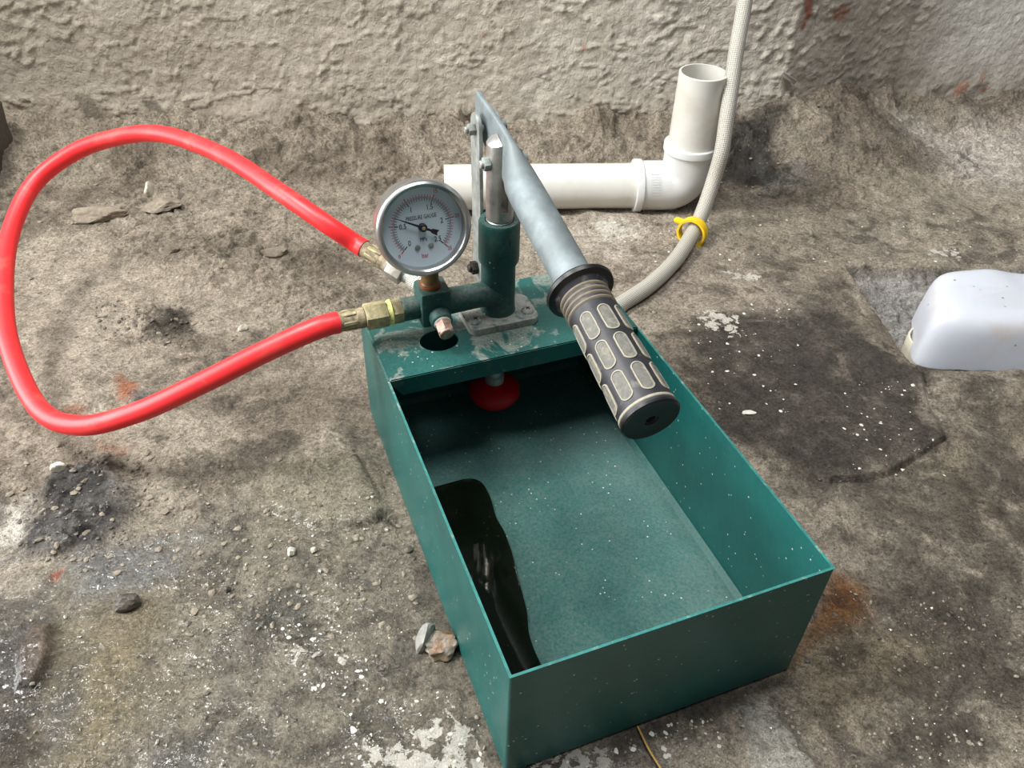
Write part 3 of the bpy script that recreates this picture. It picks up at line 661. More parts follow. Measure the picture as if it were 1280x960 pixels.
# lever frame: x across (+u), y = up in the lever plane, z = along the lever towards the grip
BETA = math.atan(0.221)
AX = (-VD) * math.cos(BETA) - ZD * math.sin(BETA); LU = ZD * math.cos(BETA) + (-VD) * math.sin(BETA)
LO = T(CU, CV, 0.2605)
LF = Matrix((UD, LU, AX)).transposed().to_4x4(); LF.translation = LO
def b_lever(bm):
    secs = [(-0.0520, 0.004, 0.0022, 6, 0.008), (-0.0490, 0.0095, 0.0022, 6, 0.003), (-0.044, 0.0135, 0.0022, 6, -0.001), (-0.036, 0.0155, 0.0022, 6, -0.002), (-0.02, 0.0165, 0.0022, 6, -0.001), (0.0, 0.0175, 0.0023, 6, 0), (0.012, 0.0180, 0.0026, 5, 0),
            (0.020, 0.0178, 0.0042, 3.4, 0), (0.028, 0.0168, 0.0075, 2.6, 0), (0.038, 0.0148, 0.0108, 2.2, 0), (0.050, 0.0132, 0.0124, 2, 0), (0.065, 0.0127, 0.0127, 2, 0), (0.100, 0.0126, 0.0126, 2, 0), (0.149, 0.0126, 0.0126, 2, 0)]
    rings = []; n = 40
    dense = []
    for (a, b) in zip(secs[:-1], secs[1:]):
        for t in (0, 0.5): dense.append([a[i] + (b[i] - a[i]) * t for i in range(5)])
    dense.append(list(secs[-1]))
    for z, hh, ht, ex, cy in dense:
        rg = []
        for k in range(n):
            a = 2 * PI * k / n; c, s = math.cos(a), math.sin(a)
            rg.append(bm.verts.new(LF @ Vector((ht * math.copysign(abs(c) ** (2 / ex), c), cy + hh * math.copysign(abs(s) ** (2 / ex), s), z))))
        rings.append(rg)
    for A, B in zip(rings[:-1], rings[1:]):
        for k in range(n): bm.faces.new((A[k], A[(k + 1) % n], B[(k + 1) % n], B[k]))
    bm.faces.new(rings[0]); bm.faces.new(rings[-1])
lever = part('lever_handle', b_lever, M['galv'])
# pivot bolt through rod and lever, link plates at each side
def cross_bolt(cs, cz, t0, t1, r, nut_r, mat, par=pump):
    o = T(CU, CV, 0) - VD * cs + ZD * cz; Mb = frame(o, UD)
    def b(bm):
        add_lathe(bm, Mb, cyl_prof(r, t0, t1), 16)
        add_prism(bm, Mb, hexpts(nut_r, 0.3), t0 + 0.0025, t0 + 0.0075, 0.0005)
        add_lathe(bm, Mb, [(0, t1 - 0.001), (nut_r, t1 - 0.001), (nut_r, t1 + 0.001), (nut_r * 0.8, t1 + 0.003), (0, t1 + 0.0038)], 20)
    return part('pivot_bolt', b, mat, par)
pb = cross_bolt(0.0015, 0.250, -0.0165, 0.0165, 0.0030, 0.0052, M['galv_dusty'])
part('washer', lambda bm: add_lathe(bm, frame(T(CU, CV, 0) - VD * 0.0015 + ZD * 0.250, UD), cyl_prof(0.0076, 0.0135, 0.0152, .0003), 24), M['darkbolt'], pb)
cross_bolt(-0.0315, 0.2620, -0.0165, 0.0125, 0.0026, 0.0044, M['galv_dusty'])
cross_bolt(-0.0265, 0.146, -0.0165, 0.0135, 0.0034, 0.0056, M['darkbolt'])
def link(side):
    p0 = Vector((0.0265, 0.142)); p1 = Vector((0.0320, 0.264)); d = (p1 - p0).normalized(); nrm = Vector((-d.y, d.x)); w = 0.0098; pts = []
    for k in range(9): a = -PI / 2 + PI * k / 8; pts.append(p1 + d * math.cos(a) * w + (-nrm) * math.sin(a) * w * -1)
    for k in range(9): a = PI / 2 + PI * k / 8; pts.append(p0 + d * math.cos(a) * w + (-nrm) * math.sin(a) * w * -1)
    x0 = -0.0088 if side < 0 else 0.0058
    Mx = Mc @ Matrix(((0, 0, 1, 0), (1, 0, 0, 0), (0, 1, 0, 0), (0, 0, 0, 1)))
    return lambda bm: add_prism(bm, Mx, [(p.x, p.y) for p in pts], x0, x0 + 0.0030, 0.0004)
part('link_plate', link(-1), M['galv_dusty']); part('link_plate', link(1), M['galv_dusty'])
# cast lug that carries the links, behind the column
def b_lug(bm): add_box(bm, Mc, (-0.0050, 0.008, 0.137), (0.0050, 0.036, 0.153), 0.002)
part('pivot_lug', b_lug, M['cast'], column)
# grip
G0, G1 = 0.1440, 0.2465
def gp(s): return G0 + s
prof = [(0.0127, G0), (0.0205, G0 - 0.0005), (0.0218, G0 + 0.0012), (0.0214, G0 + 0.0034), (0.0175, G0 + 0.0048), (0.0160, G0 + 0.0075)]
Lg = G1 - G0
def b_grip(bm):
    pr = list(prof)
    pr += [(0.0150, G0 + 0.009), (0.0150, G0 + 0.0235), (0.0152, G0 + 0.026), (0.0158, G0 + 0.055), (0.0166, G0 + 0.090), (0.0172, G0 + 0.0985), (0.0176, G1 - 0.0010), (0.0170, G1), (0.0150, G1 - 0.0004), (0.0030, G1 - 0.0006), (0.0022, G1 - 0.003), (0, G1 - 0.003)]
    add_lathe(bm, LF, pr, 48)
grip = part('grip', b_grip, M['rubber']); 
def b_ridges(bm):
    for k in range(4):
        z = G0 + 0.0085 + k * 0.0040
        add_lathe(bm, LF, [(0.0149, z - 0.0012), (0.0160, z - 0.0006), (0.0162, z), (0.0160, z + 0.0006), (0.0149, z + 0.0012)], 48)
for k in range(4):
    z = G0 + 0.0088 + k * 0.0040
    o = part('grip_ridge', lambda bm: add_lathe(bm, LF, [(0.0148, z - 0.0014), (0.0159, z - 0.0006), (0.0161, z), (0.0159, z + 0.0006), (0.0148, z + 0.0014)], 48), M['ridge'], grip)
part('end_lip', lambda bm: add_lathe(bm, LF, [(0.0168, G0 + 0.0962), (0.0174, G0 + 0.0966), (0.0175, G0 + 0.0980), (0.0170, G0 + 0.0986)], 48), M['padrim'], grip)
part('grip_flange', lambda bm: add_lathe(bm, LF, [(0.0127, G0 - 0.0002), (0.0207, G0 - 0.0007), (0.0221, G0 + 0.0012), (0.0216, G0 + 0.0036), (0.0165, G0 + 0.0050)], 48), M['rubber_black'], grip)
part('end_cap', lambda bm: add_lathe(bm, LF, [(0.0176, G1 - 0.0024), (0.0178, G1 - 0.0008), (0.0168, G1 + 0.0004), (0.0150, G1), (0.0042, G1 + 0.0002), (0.0028, G1 - 0.003), (0, G1 - 0.003)], 48), M['rubber_black'], grip)
def pad_mesh():
    """one raised stadium pad, on a cylinder of radius R0 about z, centred on +x; later turned round the grip"""
    bm = bmesh.new(); hl, hw = 0.0102, 0.0043; loops = []
    def st(k_, z_):
        out = []; n = 20
        for k in range(n):
            a = 2 * PI * k / n; c, s = math.cos(a), math.sin(a)
            y = hw * k_ * c; zz = (hl - hw) * (1 if s > 0 else -1) * (1 if abs(s) > 1e-6 else 0) + hw * k_ * s
            out.append((y, zz, z_))
        return out
    for kk, h in ((1.0, -0.0003), (0.97, 0.0007), (0.80, 0.0008), (0.70, 0.0004), (0.35, 0.0005)): loops.append(st(kk, h))
    V = [[bm.verts.new(p) for p in lp] for lp in loops]
    for i, (A, B) in enumerate(zip(V[:-1], V[1:])):
        for k in range(20):
            f = bm.faces.new((A[k], A[(k + 1) % 20], B[(k + 1) % 20], B[k])); f.material_index = 1 if i < 2 else 0
    bm.faces.new(V[-1])
    return bm
def place_pad(ang, zc, r0):
    bm = pad_mesh()
    for v in bm.verts:
        y, z, h = v.co; a = ang + y / r0; rr = r0 + h + 0.00003 * z / 0.001; v.co = LF @ Vector((rr * math.cos(a), rr * math.sin(a), zc + z))
    return obj('grip_pad', bm, [M['pad'], M['padrim']], grip)
for c in range(8):
    for r_ in range(3):
        zc = G0 + 0.0375 + r_ * 0.0228; place_pad(PI / 2 + 0.02 + c * 2 * PI / 8, zc, 0.0153 + 0.0005 * (r_) )
# ------------------------------------------------------------------ valve block, arm, fittings
AZ = 0.1395; AV = 0.3050
Mu = lambda u: frame(T(u, AV, AZ), UD)      # local z runs along +u
part('outlet_arm', lambda bm: add_lathe(bm, Mu(0), [(0.0100, 0.058), (0.0106, 0.064), (0.0100, 0.088), (0.0108, 0.097), (0.011, 0.105)], 32), M['cast'])
block = part('valve_block', lambda bm: add_box(bm, TF, (0.0385, AV - 0.0125, 0.1265), (0.0625, AV + 0.0115, 0.1575), 0.0022), M['cast'])
part('valve_boss', lambda bm: add_lathe(bm, frame(T(0.0520, AV - 0.011, 0.1365), -VD - ZD * 0.15), cyl_prof(0.0085, 0, 0.0105, 0.0012), 24), M['cast'], block)
relief = part('relief_screw', lambda bm: (add_prism(bm, frame(T(0.0520, AV - 0.0205, 0.1355), -VD - ZD * 0.25), hexpts(0.0066, 0.2), 0, 0.0110, 0.0008), add_lathe(bm, frame(T(0.0520, AV - 0.0205, 0.1355), -VD - ZD * 0.25), cyl_prof(0.0058, 0.010, 0.0128), 24)), M['copper_pale'], block)
part('tape', lambda bm: add_lathe(bm, frame(T(0.0520, AV - 0.0195, 0.1356), -VD - ZD * 0.25), cyl_prof(0.0070, 0, 0.0028, .0008), 20), M['palestone'], relief)
part('outlet_stub', lambda bm: add_lathe(bm, Mu(0), cyl_prof(0.0092, 0.0255, 0.041, 0.0008), 32), M['cast'], block)
part('adapter_nut', lambda bm: (add_prism(bm, Mu(0), hexpts(0.0100, 0.15), 0.0165, 0.0258, 0.0008)), M['brass'], block)
part('thread_tape', lambda bm: add_lathe(bm, Mu(0), [(0.006, 0.0115), (0.0078, 0.0120), (0.0100, 0.0160), (0.0104, 0.0172), (0.0088, 0.0178), (0.006, 0.018)], 24), M['tape'], block)
part('gauge_stem', lambda bm: (add_lathe(bm, TF @ Matrix.Translation((0.0490, AV - 0.001, 0)), [(0.0076, 0.1570), (0.0080, 0.1580), (0.0078, 0.1592), (0.0078, 0.1612), (0.0072, 0.1618), (0.0068, 0.1630), (0.0068, 0.170), (0.0074, 0.176), (0.0080, 0.190), (0, 0.190)], 24)), M['copper'], block)
part('stem_washer', lambda bm: add_lathe(bm, TF @ Matrix.Translation((0.0490, AV - 0.001, 0)), cyl_prof(0.0084, 0.1594, 0.1606, .0003), 24), simple('red_washer', lin(160, 60, 34), 0.5), block)
# ------------------------------------------------------------------ gauge
TILT = math.radians(13)
GN = (-VD * math.cos(TILT) + ZD * math.sin(TILT)).normalized(); GU = (ZD * math.cos(TILT) + VD * math.sin(TILT)).normalized()
GC = T(0.0430, AV - 0.0105, 0.2145)
GF = Matrix((UD, GU, GN)).transposed().to_4x4(); GF.translation = GC   # x right, y up, z out of the dial
GR = 0.0350
gauge = part('pressure_gauge', lambda bm: add_lathe(bm, GF, [(0, -0.024), (0.027, -0.024), (0.0310, -0.021), (0.0318, -0.018), (0.0318, -0.004), (0.0300, -0.003), (0, -0.003)], 64), M['chrome'])
part('bezel', lambda bm: add_lathe(bm, GF, [(0.0300, -0.0030), (0.0322, -0.0045), (0.0338, -0.0035), (GR, 0.0), (GR, 0.0035), (0.0340, 0.0055), (0.0326, 0.0064), (0.0312, 0.0058), (0.0306, 0.0044), (0.0300, 0.0040), (0.0298, -0.0022)], 72), M['chrome'], gauge)
part('dial', lambda bm: add_lathe(bm, GF, [(0, -0.0022), (0.0301, -0.0022)], 64), M['dial'], gauge)
part('glass', lambda bm: add_lathe(bm, GF, [(0, 0.0040), (0.0301, 0.0040)], 64), M['glass'], gauge)
ZP = -0.0020
def angf(v): return math.radians(225 - 270 * v / 2.5)
def bar(bm, x0, y0, x1, y1, w, z=ZP):
    d = Vector((x1 - x0, y1 - y0)).normalized() * w / 2; nx, ny = -d.y, d.x
    bm.faces.new([bm.verts.new(GF @ Vector((x, y, z))) for x, y in ((x0 + nx, y0 + ny), (x0 - nx, y0 - ny), (x1 - nx, y1 - ny), (x1 + nx, y1 + ny))])
def arc(bm, r, w, z=ZP, n=80):
    for k in range(n):
        a, b = angf(2.5 * k / n), angf(2.5 * (k + 1) / n); bm.faces.new([bm.verts.new(GF @ Vector((rr * math.cos(q), rr * math.sin(q), z))) for rr, q in ((r, a), (r + w, a), (r + w, b), (r, b))])
def b_black(bm):
    arc(bm, 0.0206, 0.00022)
    for k in range(51):
        a = angf(k * 0.05); big = k % 10 == 0; r0 = 0.0178 if big else 0.0188
        bar(bm, r0 * math.cos(a), r0 * math.sin(a), 0.0206 * math.cos(a), 0.0206 * math.sin(a), 0.00060 if big else 0.00034)
def b_red(bm):
    arc(bm, 0.0214, 0.00030)
    for k in range(51):
        a = angf(k * 0.05); big = k % 10 == 0; r1 = 0.0246 if big else 0.0234
        bar(bm, 0.0214 * math.cos(a), 0.0214 * math.sin(a), r1 * math.cos(a), r1 * math.sin(a), 0.00060 if big else 0.00034)
part('black_scale', b_black, M['ink'], gauge, smooth=False); part('red_scale', b_red, M['redink'], gauge, smooth=False)
def dial_text(body, x, y, size, mat, name, sx=0.8):
    bm = text_bm(body, size)
    for v in bm.verts: v.co = GF @ Vector((x + v.co.x * sx, y + v.co.y, ZP + 0.00002))
    obj(name, bm, mat, gauge, smooth=False)
for v, s in ((0, '0'), (0.5, '0.5'), (1.0, '1'), (1.5, '1.5'), (2.0, '2'), (2.5, '2.5')):
    a = angf(v); r = 0.0150 if v not in (0.5,) else 0.0142; dial_text(s, r * math.cos(a), r * math.sin(a), 0.0056, M['ink'], 'scale_number')
for v, s in ((0, '0'), (1.5, '15'), (2.0, '20'), (2.5, '25')):
    a = angf(v); dial_text(s, 0.0268 * math.cos(a), 0.0270 * math.sin(a), 0.0042, M['redink'], 'scale_number')
dial_text('PRESSURE GAUGE', 0.0, 0.0072, 0.0043, M['ink'], 'lettering', 0.66)
dial_text('MPa', 0.0, -0.0092, 0.0040, M['ink'], 'lettering'); dial_text('bar', 0.0, -0.0215, 0.0050, M['redink'], 'lettering')
for sx in (-0.0050, 0.0050):
    Mq = GF @ Matrix.Translation((sx, -0.0148, ZP))
    part('dial_screw', lambda bm: add_lathe(bm, Mq, [(0.0021, 0), (0.0021, 0.0003), (0.0013, 0.0008), (0, 0.0009)], 16), M['galv_dusty'], gauge)
na = math.radians(153)
def b_needle(bm):
    d = Vector((math.cos(na), math.sin(na))); p = Vector((-d.y, d.x)); z = 0.0004
    pts = [d * 0.0243, d * 0.012 + p * 0.00055, d * 0.0 + p * 0.0009, d * -0.0060 + p * 0.0008, d * -0.0075 + p * 0.0017, d * -0.0120 + p * 0.0021, d * -0.0112 - p * 0.0000, d * -0.0120 - p * 0.0021, d * -0.0075 - p * 0.0017, d * -0.0060 - p * 0.0008, d * 0.0 - p * 0.0009, d * 0.012 - p * 0.00055]
    add_prism(bm, GF, [(q.x, q.y) for q in pts], z, z + 0.0003)
    add_lathe(bm, GF, [(0.0030, -0.002), (0.0030, 0.0012), (0.0024, 0.0019), (0, 0.0022)], 20)
part('needle', b_needle, M['ink'], gauge)
part('needle_hub', lambda bm: add_lathe(bm, GF, [(0.0014, 0.0018), (0.0013, 0.0026), (0, 0.0030)], 16), M['brass'], gauge)
# suction strainer seen in the tank under the plate
strainer = part('suction_strainer', lambda bm: add_lathe(bm, TF @ Matrix.Translation((CU - 0.002, CV, 0)), [(0, 0.019), (0.012, 0.0195), (0.0200, 0.025), (0.0232, 0.031), (0.0228, 0.036), (0.0180, 0.041), (0.009, 0.0435), (0, 0.044)], 40), M['redplastic'])
part('suction_pipe', lambda bm: add_lathe(bm, TF @ Matrix.Translation((CU - 0.002, CV, 0)), [(0.0085, 0.042), (0.0085, 0.050), (0.0066, 0.0515), (0.0066, PZ - 0.001)], 24), simple('pale_suction_pipe', lin(196, 196, 190), 0.4, 0.3, 0.1, 90), strainer)
# ------------------------------------------------------------------ water lying in the tank
def b_water(bm):
    edge = [at(px, py, .005) for px, py in ((538, 610), (560, 604), (585, 598), (602, 603), (613, 622), (620, 646), (630, 664), (639, 688), (645, 712), (653, 742), (659, 766), (661, 790), (669, 815), (684, 845))]
    loc = [TF.inverted() @ p for p in edge]; pts = catmull([Vector((p.x, p.y, 0)) for p in loc], 4)
    pl = [(max(p.x, 0.007), max(p.y, 0.007)) for p in pts] + [(0.0072, 0.007), (0.007, 0.0072)]
    pl = [pl[-1]] + [(0.007, pl[0][1] + 0.003)] + pl[:-1]
    add_prism(bm, TF, pl, 0.0024, 0.0050)
bm = bmesh.new(); b_water(bm)
water = tag(obj('water_puddle', bm, M['water'], None, smooth=False, origin=T(0.03, 0.1, 0.0024)), 'shallow dark water lying along the left side of the green tank floor', 'water')

# ------------------------------------------------------------------ red hose
hose = tag(empty('red_pressure_hose', T(-0.024, AV, AZ)), 'red rubber pressure hose looping in the air from the pump outlet back behind the gauge', 'hose')
e0 = T(-0.0235, AV, AZ)
endB = at(455, 311, 0.125); nutB = at(506, 344, 0.112); dB = (nutB - endB).normalized()
P = [T(0.000, AV, AZ), T(-0.020, AV, AZ), T(-0.040, AV - 0.001, AZ - 0.001), at(330, 440, 0.122), at(250, 480, 0.098), at(170, 516, 0.070), at(100, 532, 0.048), at(50, 512, 0.044), at(16, 445, 0.055), at(5, 380, 0.067), at(11, 300, 0.085), at(40, 233, 0.110), at(90, 192, 0.132), at(145, 172, 0.148), at(205, 168, 0.158), at(280, 195, 0.162), at(350, 240, 0.157), at(405, 278, 0.145), endB - dB * 0.012, endB]
path = catmull(P, 9)
i0 = min(range(len(path)), key=lambda i: (path[i] - e0).length)
path = path[i0:]
bm = bmesh.new(); add_tube(bm, path, 0.0084, 24); obj('hose_tube', bm, M['hose'], hose)
def sleeve(origin, axis, L, name, r):
    Mz = frame(origin, axis)
    f = part(name, lambda bm: add_lathe(bm, Mz, [(0.0045, -0.002), (r, -0.002), (r * 1.02, 0.0), (r, L * 0.2), (r * 0.92, L * 0.3), (r * 0.92, L * 0.68), (r * 1.05, L * 0.76), (r * 1.05, L), (0.004, L)], 28), M['brassdark'], hose)
    def ribs(bm):
        for k in range(6): add_box(bm, Mz @ Matrix.Rotation(k * PI / 3 + .3, 4, 'Z'), (r * 0.86, -0.0016, L * 0.18), (r * 1.05, 0.0016, L * 0.72), 0.0006, 1)
    part('crimp_ribs', ribs, M['brass'], f)
sleeve(T(-0.0245, AV, AZ), UD, 0.0205, 'crimp_sleeve', 0.0076)
part('swivel_nut', lambda bm: (add_prism(bm, Mu(0), hexpts(0.0108, 0.15), -0.0035, 0.0140, 0.0012)), M['brass'], hose)
sleeve(endB, dB, 0.026, 'crimp_sleeve', 0.0074)
Mb2 = frame(endB + dB * 0.027, dB)
part('swivel_nut', lambda bm: (add_lathe(bm, Mb2, cyl_prof(0.0082, -0.001, 0.003), 24), add_prism(bm, Mb2, hexpts(0.0106, 0.4), 0.002, 0.0170, 0.0012)), simple('grey_nut', lin(170, 166, 156), 0.5, 0.5, 0.2, 200), hose)
part('thread_end', lambda bm: add_lathe(bm, Mb2, cyl_prof(0.0062, 0.0165, 0.026), 20), M['galv_dusty'], hose)
# ------------------------------------------------------------------ braided steel hose
nend = endB + dB * 0.0525
sp = [nend, nend + dB * 0.014, at(548, 376, 0.072), T(0.110, 0.415, 0.030), T(0.15, 0.420, 0.014), T(0.21, 0.415, 0.010), at(762, 386, 0.010), at(784, 375, 0.010), at(815, 354, 0.011), at(845, 324, 0.013), aty(867, 289, 0.872), aty(880, 260, 0.897), aty(892, 225, 0.912), aty(902, 190, 0.918), aty(908, 150, 0.932), aty(914, 110, 0.950), aty(920, 65, 0.972), aty(928, 20, 0.995), aty(936, -30, 1.015), aty(948, -90, 1.035), aty(962, -160, 1.05)]
bm = bmesh.new(); add_tube(bm, catmull(sp, 8), 0.0088, 20)
steel = tag(obj('braided_hose', bm, M['braid'], None, origin=at(815, 354, 0.0)), 'silver braided steel water hose running down the wall past the white pipe to the pump', 'hose')
# yellow clip round the braided hose
cc = aty(864, 291, 0.874); ax = (aty(872, 277, 0.885) - aty(852, 312, 0.860)).normalized()
ax = (ax * 0.55 - Vector((-0.40, -0.80, 0.38)).normalized()).normalized() * -1
clip = tag(empty('spring_clip', cc - ZD * 0.018), 'yellow plastic spring clip with two ears around the braided hose beside the pipe elbow', 'clip')
CM = frame(cc + Vector((0.001, 0, 0.001)), ax, (0, 0, 1))
RI = 0.0150
part('clip_band', lambda bm: add_lathe(bm, CM, [(RI, -0.0058), (RI + 0.0026, -0.0058), (RI + 0.0034, 0), (RI + 0.0026, 0.0058), (RI, 0.0058), (RI - 0.0002, 0)], 40, True, math.radians(-165), math.radians(150)), M['yellow'], clip)
for sx, a in ((1, math.radians(55)), (-1, math.radians(-128))):
    Me = CM @ Matrix.Rotation(a, 4, 'Z') @ Matrix.Translation((RI + 0.001, 0, 0)) @ Matrix.Rotation(0.55 * sx, 4, 'Z')
    part('clip_ear', lambda bm: add_prism(bm, Me @ Matrix.Rotation(PI / 2, 4, 'X'), [(-0.001, -0.0055), (0.008, -0.006), (0.0115, -0.003), (0.0115, 0.003), (0.008, 0.006), (-0.001, 0.0055)], -0.0014, 0.0014, 0.0006), M['yellow'], clip)

# ------------------------------------------------------------------ white drain pipe
PR = 0.0277; PX, PY = 0.2085, 0.965; PZc = 0.031
hd = Vector((-1, -0.095, 0)).normalized()
pc = Vector((PX, PY, PZc))
drain = tag(empty('drain_pipe', (PX, PY, 0)), 'white plastic drain pipe lying along the wall with an elbow and an open upright end', 'pipe')
def hollow(bm, a, b, r, w):
    L = (b - a).length; add_lathe(bm, frame(a, b - a), [(r, 0), (r, L - 0.0006), (r - 0.0006, L), (r - w, L), (r - w, 0)], 56, True)
part('lying_pipe', lambda bm: hollow(bm, pc + hd * 0.052, pc + hd * 0.302, PR, 0.0022), M['pvc'], drain)
part('upright_pipe', lambda bm: hollow(bm, pc + ZD * 0.042, Vector((PX + 0.0, PY, 0.1735)), PR + 0.0004, 0.0024), M['pvc'], drain)
def b_elbow(bm):
    R_ = PR + 0.0030; k = 0.024; pts = []
    a = pc + hd * 0.060; pts.append(a); pts.append(pc + hd * k)
    for i in range(1, 9):
        t = i / 9 * PI / 2; pts.append(pc + hd * (k - k * math.sin(t)) + ZD * (k - k * math.cos(t)))
    pts.append(pc + ZD * k); pts.append(pc + ZD * 0.050)
    add_tube(bm, pts, R_, 48, cap=False)
elbow = part('elbow', b_elbow, M['pvc_elbow'], drain)
def collar(bm, o, d): add_lathe(bm, frame(o, d), [(PR + 0.0006, 0.0), (PR + 0.0048, 0.0), (PR + 0.0052, 0.001), (PR + 0.0052, 0.0078), (PR + 0.0044, 0.0086), (PR + 0.0030, 0.0088)][::1], 56)
part('elbow_collar', lambda bm: add_lathe(bm, frame(pc + hd * 0.0655, -hd), [(PR - .001, 0.0), (PR + 0.0048, 0.0), (PR + 0.0052, 0.001), (PR + 0.0052, 0.0082), (PR + 0.0044, 0.009), (PR + 0.0028, 0.0092)], 56), M['pvc_elbow'], elbow)
part('elbow_collar', lambda bm: add_lathe(bm, frame(pc + ZD * 0.0560, -ZD), [(PR - .001, 0.0), (PR + 0.0048, 0.0), (PR + 0.0052, 0.001), (PR + 0.0052, 0.0082), (PR + 0.0044, 0.009), (PR + 0.0028, 0.0092)], 56), M['pvc_elbow'], elbow)
# moulded label block on the elbow (too small to read): raised bars on the curve
def b_mark(bm):
    Mh = frame(pc + hd * 0.052, -hd, (0, 0, 1))
    R_ = PR + 0.0030
    def patch(z0, z1, a0, a1, h=0.0009):
        n = 6; A = []
        for zz in (z0, z1): A.append([bm.verts.new(Mh @ Vector(((R_ + h) * math.cos(a0 + (a1 - a0) * k / n), (R_ + h) * math.sin(a0 + (a1 - a0) * k / n), zz))) for k in range(n + 1)])
        for k in range(n): bm.faces.new((A[0][k], A[0][k + 1], A[1][k + 1], A[1][k]))
    s0 = 0.65; s1 = 1.45
    sg = -1 if (Mh.to_3x3() @ Vector((0, 1, 0))).y > 0 else 1
    for z0, z1, a, b in ((0.002, 0.0026, s0, s1), (0.0142, 0.0148, s0, s1), (0.002, 0.0148, s0, s0 + 0.02), (0.002, 0.0148, s1 - 0.02, s1)): patch(z0, z1, sg * a, sg * b)
    for r_ in range(3):
        for q in range(7): a = s0 + 0.09 + q * 0.095; patch(0.0045 + r_ * 0.0034, 0.0062 + r_ * 0.0034, sg * a, sg * (a + 0.045))
part('moulded_mark', b_mark, M['pvc_elbow'], elbow)

# ------------------------------------------------------------------ milky plastic cover over the pipe mouth in the pit
def b_cover(bm):
    x0, x1, y0, y1 = 0.4010, 0.640, 0.655, 0.760; zt = 0.050; n = 96; H_ = 14; zb = -0.006
    cx, cy, hx, hy = (x0 + x1) / 2, (y0 + y1) / 2, (x1 - x0) / 2, (y1 - y0) / 2
    rings = []
    for j in range(H_ + 1):
        t = j / H_
        z = zb + (zt - zb) * math.sin(t * PI / 2) ** 0.85; sh = 1 - 0.24 * t if j < H_ else 0.72
        sc = (1 - t ** 5.0) ** (1 / 2.6) if t < 1 else 0.0
        sc = 0.25 * (1 - t) * 0 + max(0.02, sc) * (1 - 0.10 * t)
        ring_ = []
        for k in range(n):
            a = 2 * PI * k / n; c, s = math.cos(a), math.sin(a); ex = 6.5
            r = (abs(c) ** ex + abs(s) ** ex) ** (-1 / ex)
            x = cx + hx * r * c * (1 - (1 - sc) * 0.75); y = cy + 0.006 * t + hy * r * s * sc
            nz = noise.noise(Vector((x * 22, y * 22, z * 22))) * 0.0022
            zz = z + nz + (noise.noise(Vector((a * 6, 3, 0))) * 0.002 if j == 0 else 0) + 0.004 * math.sin((x - x0) * 20) * t
            x += (y - y0) * 0.36 * max(0.0, 1 - (x - x0) / (x1 - x0) * 1.2)
            ring_.append(bm.verts.new((x + nz, y + nz, zz)))
        rings.append(ring_)
    for A, B in zip(rings[:-1], rings[1:]):
        for k in range(n): bm.faces.new((A[k], A[(k + 1) % n], B[(k + 1) % n], B[k]))
    bm.faces.new(rings[-1])
    # inner skin for thickness
    geom = bmesh.ops.solidify(bm, geom=list(bm.faces), thickness=0.0012)
bm = bmesh.new(); b_cover(bm)
cover = obj('plastic_cover', bm, M['cover'], None, origin=(0.51, 0.705, -0.006))
tag(cover, 'milky white plastic cover with rounded corner lying in the chopped pit at the right', 'plastic cover')
me = cover.data; me.set_sharp_from_angle(angle=math.radians(70))
sc_ = at(1170, 427, -0.002)
bm = bmesh.new(); add_lathe(bm, Matrix.Translation((sc_.x, sc_.y, 0)), [(0.0255, -0.035), (0.0280, -0.035), (0.0282, -0.002), (0.0276, -0.0005), (0.0260, -0.0005), (0.0255, -0.002)], 48, True)
tag(obj('pipe_stub', bm, simple('cream_pvc', lin(208, 202, 182), 0.5, 0, 0.1, 90), None, origin=(sc_.x, sc_.y, -0.03)), 'cream plastic pipe mouth half hidden under the left edge of the milky cover', 'pipe')

# ------------------------------------------------------------------ loose stones and bits
def rock(name, px, py, sx, sy, sz, rot, mat, seed, label, cat='stone', sub=3, jag=0.35, sink=0.3, facet=True):
    p = at(px, py, 0.0); z0 = fz(p.x, p.y); bm = bmesh.new()
    bmesh.ops.create_icosphere(bm, subdivisions=sub, radius=1.0)
    rnd = random.Random(seed); planes = [(Vector((rnd.gauss(0, 1), rnd.gauss(0, 1), rnd.gauss(0, .8))).normalized(), rnd.uniform(0.55, 0.9)) for _ in range(11)]
    for v in bm.verts:
        d = v.co.normalized(); r = 1.0
        for n_, k in planes:
            q = d.dot(n_)
            if q > 1e-3: r = min(r, k / q)
        r *= 1 + jag * 0.4 * noise.noise(d * 3.1 + Vector((seed, 0, 0)))
        v.co = Vector((d.x * r * sx, d.y * r * sy, d.z * r * sz))
    bmesh.ops.rotate(bm, verts=bm.verts, cent=(0, 0, 0), matrix=Matrix.Rotation(rot, 3, 'Z'))
    bmesh.ops.translate(bm, verts=bm.verts, vec=(p.x, p.y, z0 + sz * (1 - 2 * sink) * 0.9))
    o = obj(name, bm, mat, None, smooth=True, origin=(p.x, p.y, z0)); o.data.set_sharp_from_angle(angle=math.radians(24))
    return tag(o, label, cat)
rock('rubble_lump', 553, 808, 0.0165, 0.0115, 0.010, 0.7, M['wetstone'], 5, 'wet brown rubble lump against the left side of the green tank', sub=4)
rock('stone_flake', 532, 803, 0.0130, 0.0065, 0.0125, 0.95, M['stone'], 9, 'smooth grey stone flake on the wet brown rubble lump left of the tank', jag=.1)
rock('stone', 77, 590, 0.0075, 0.0055, 0.005, 0.4, M['palestone'], 3, 'cream plaster lump on dark grit at the left, below the red hose')
rock('stone', 365, 694, 0.0042, 0.0040, 0.004, 0.4, M['palestone'], 13, 'small cream pebble left of the tank, beside another on wet mud')
rock('stone', 393, 690, 0.0030, 0.0028, 0.003, 1.4, M['palestone'], 14, 'smallest cream pebble left of the tank, right of a larger one')
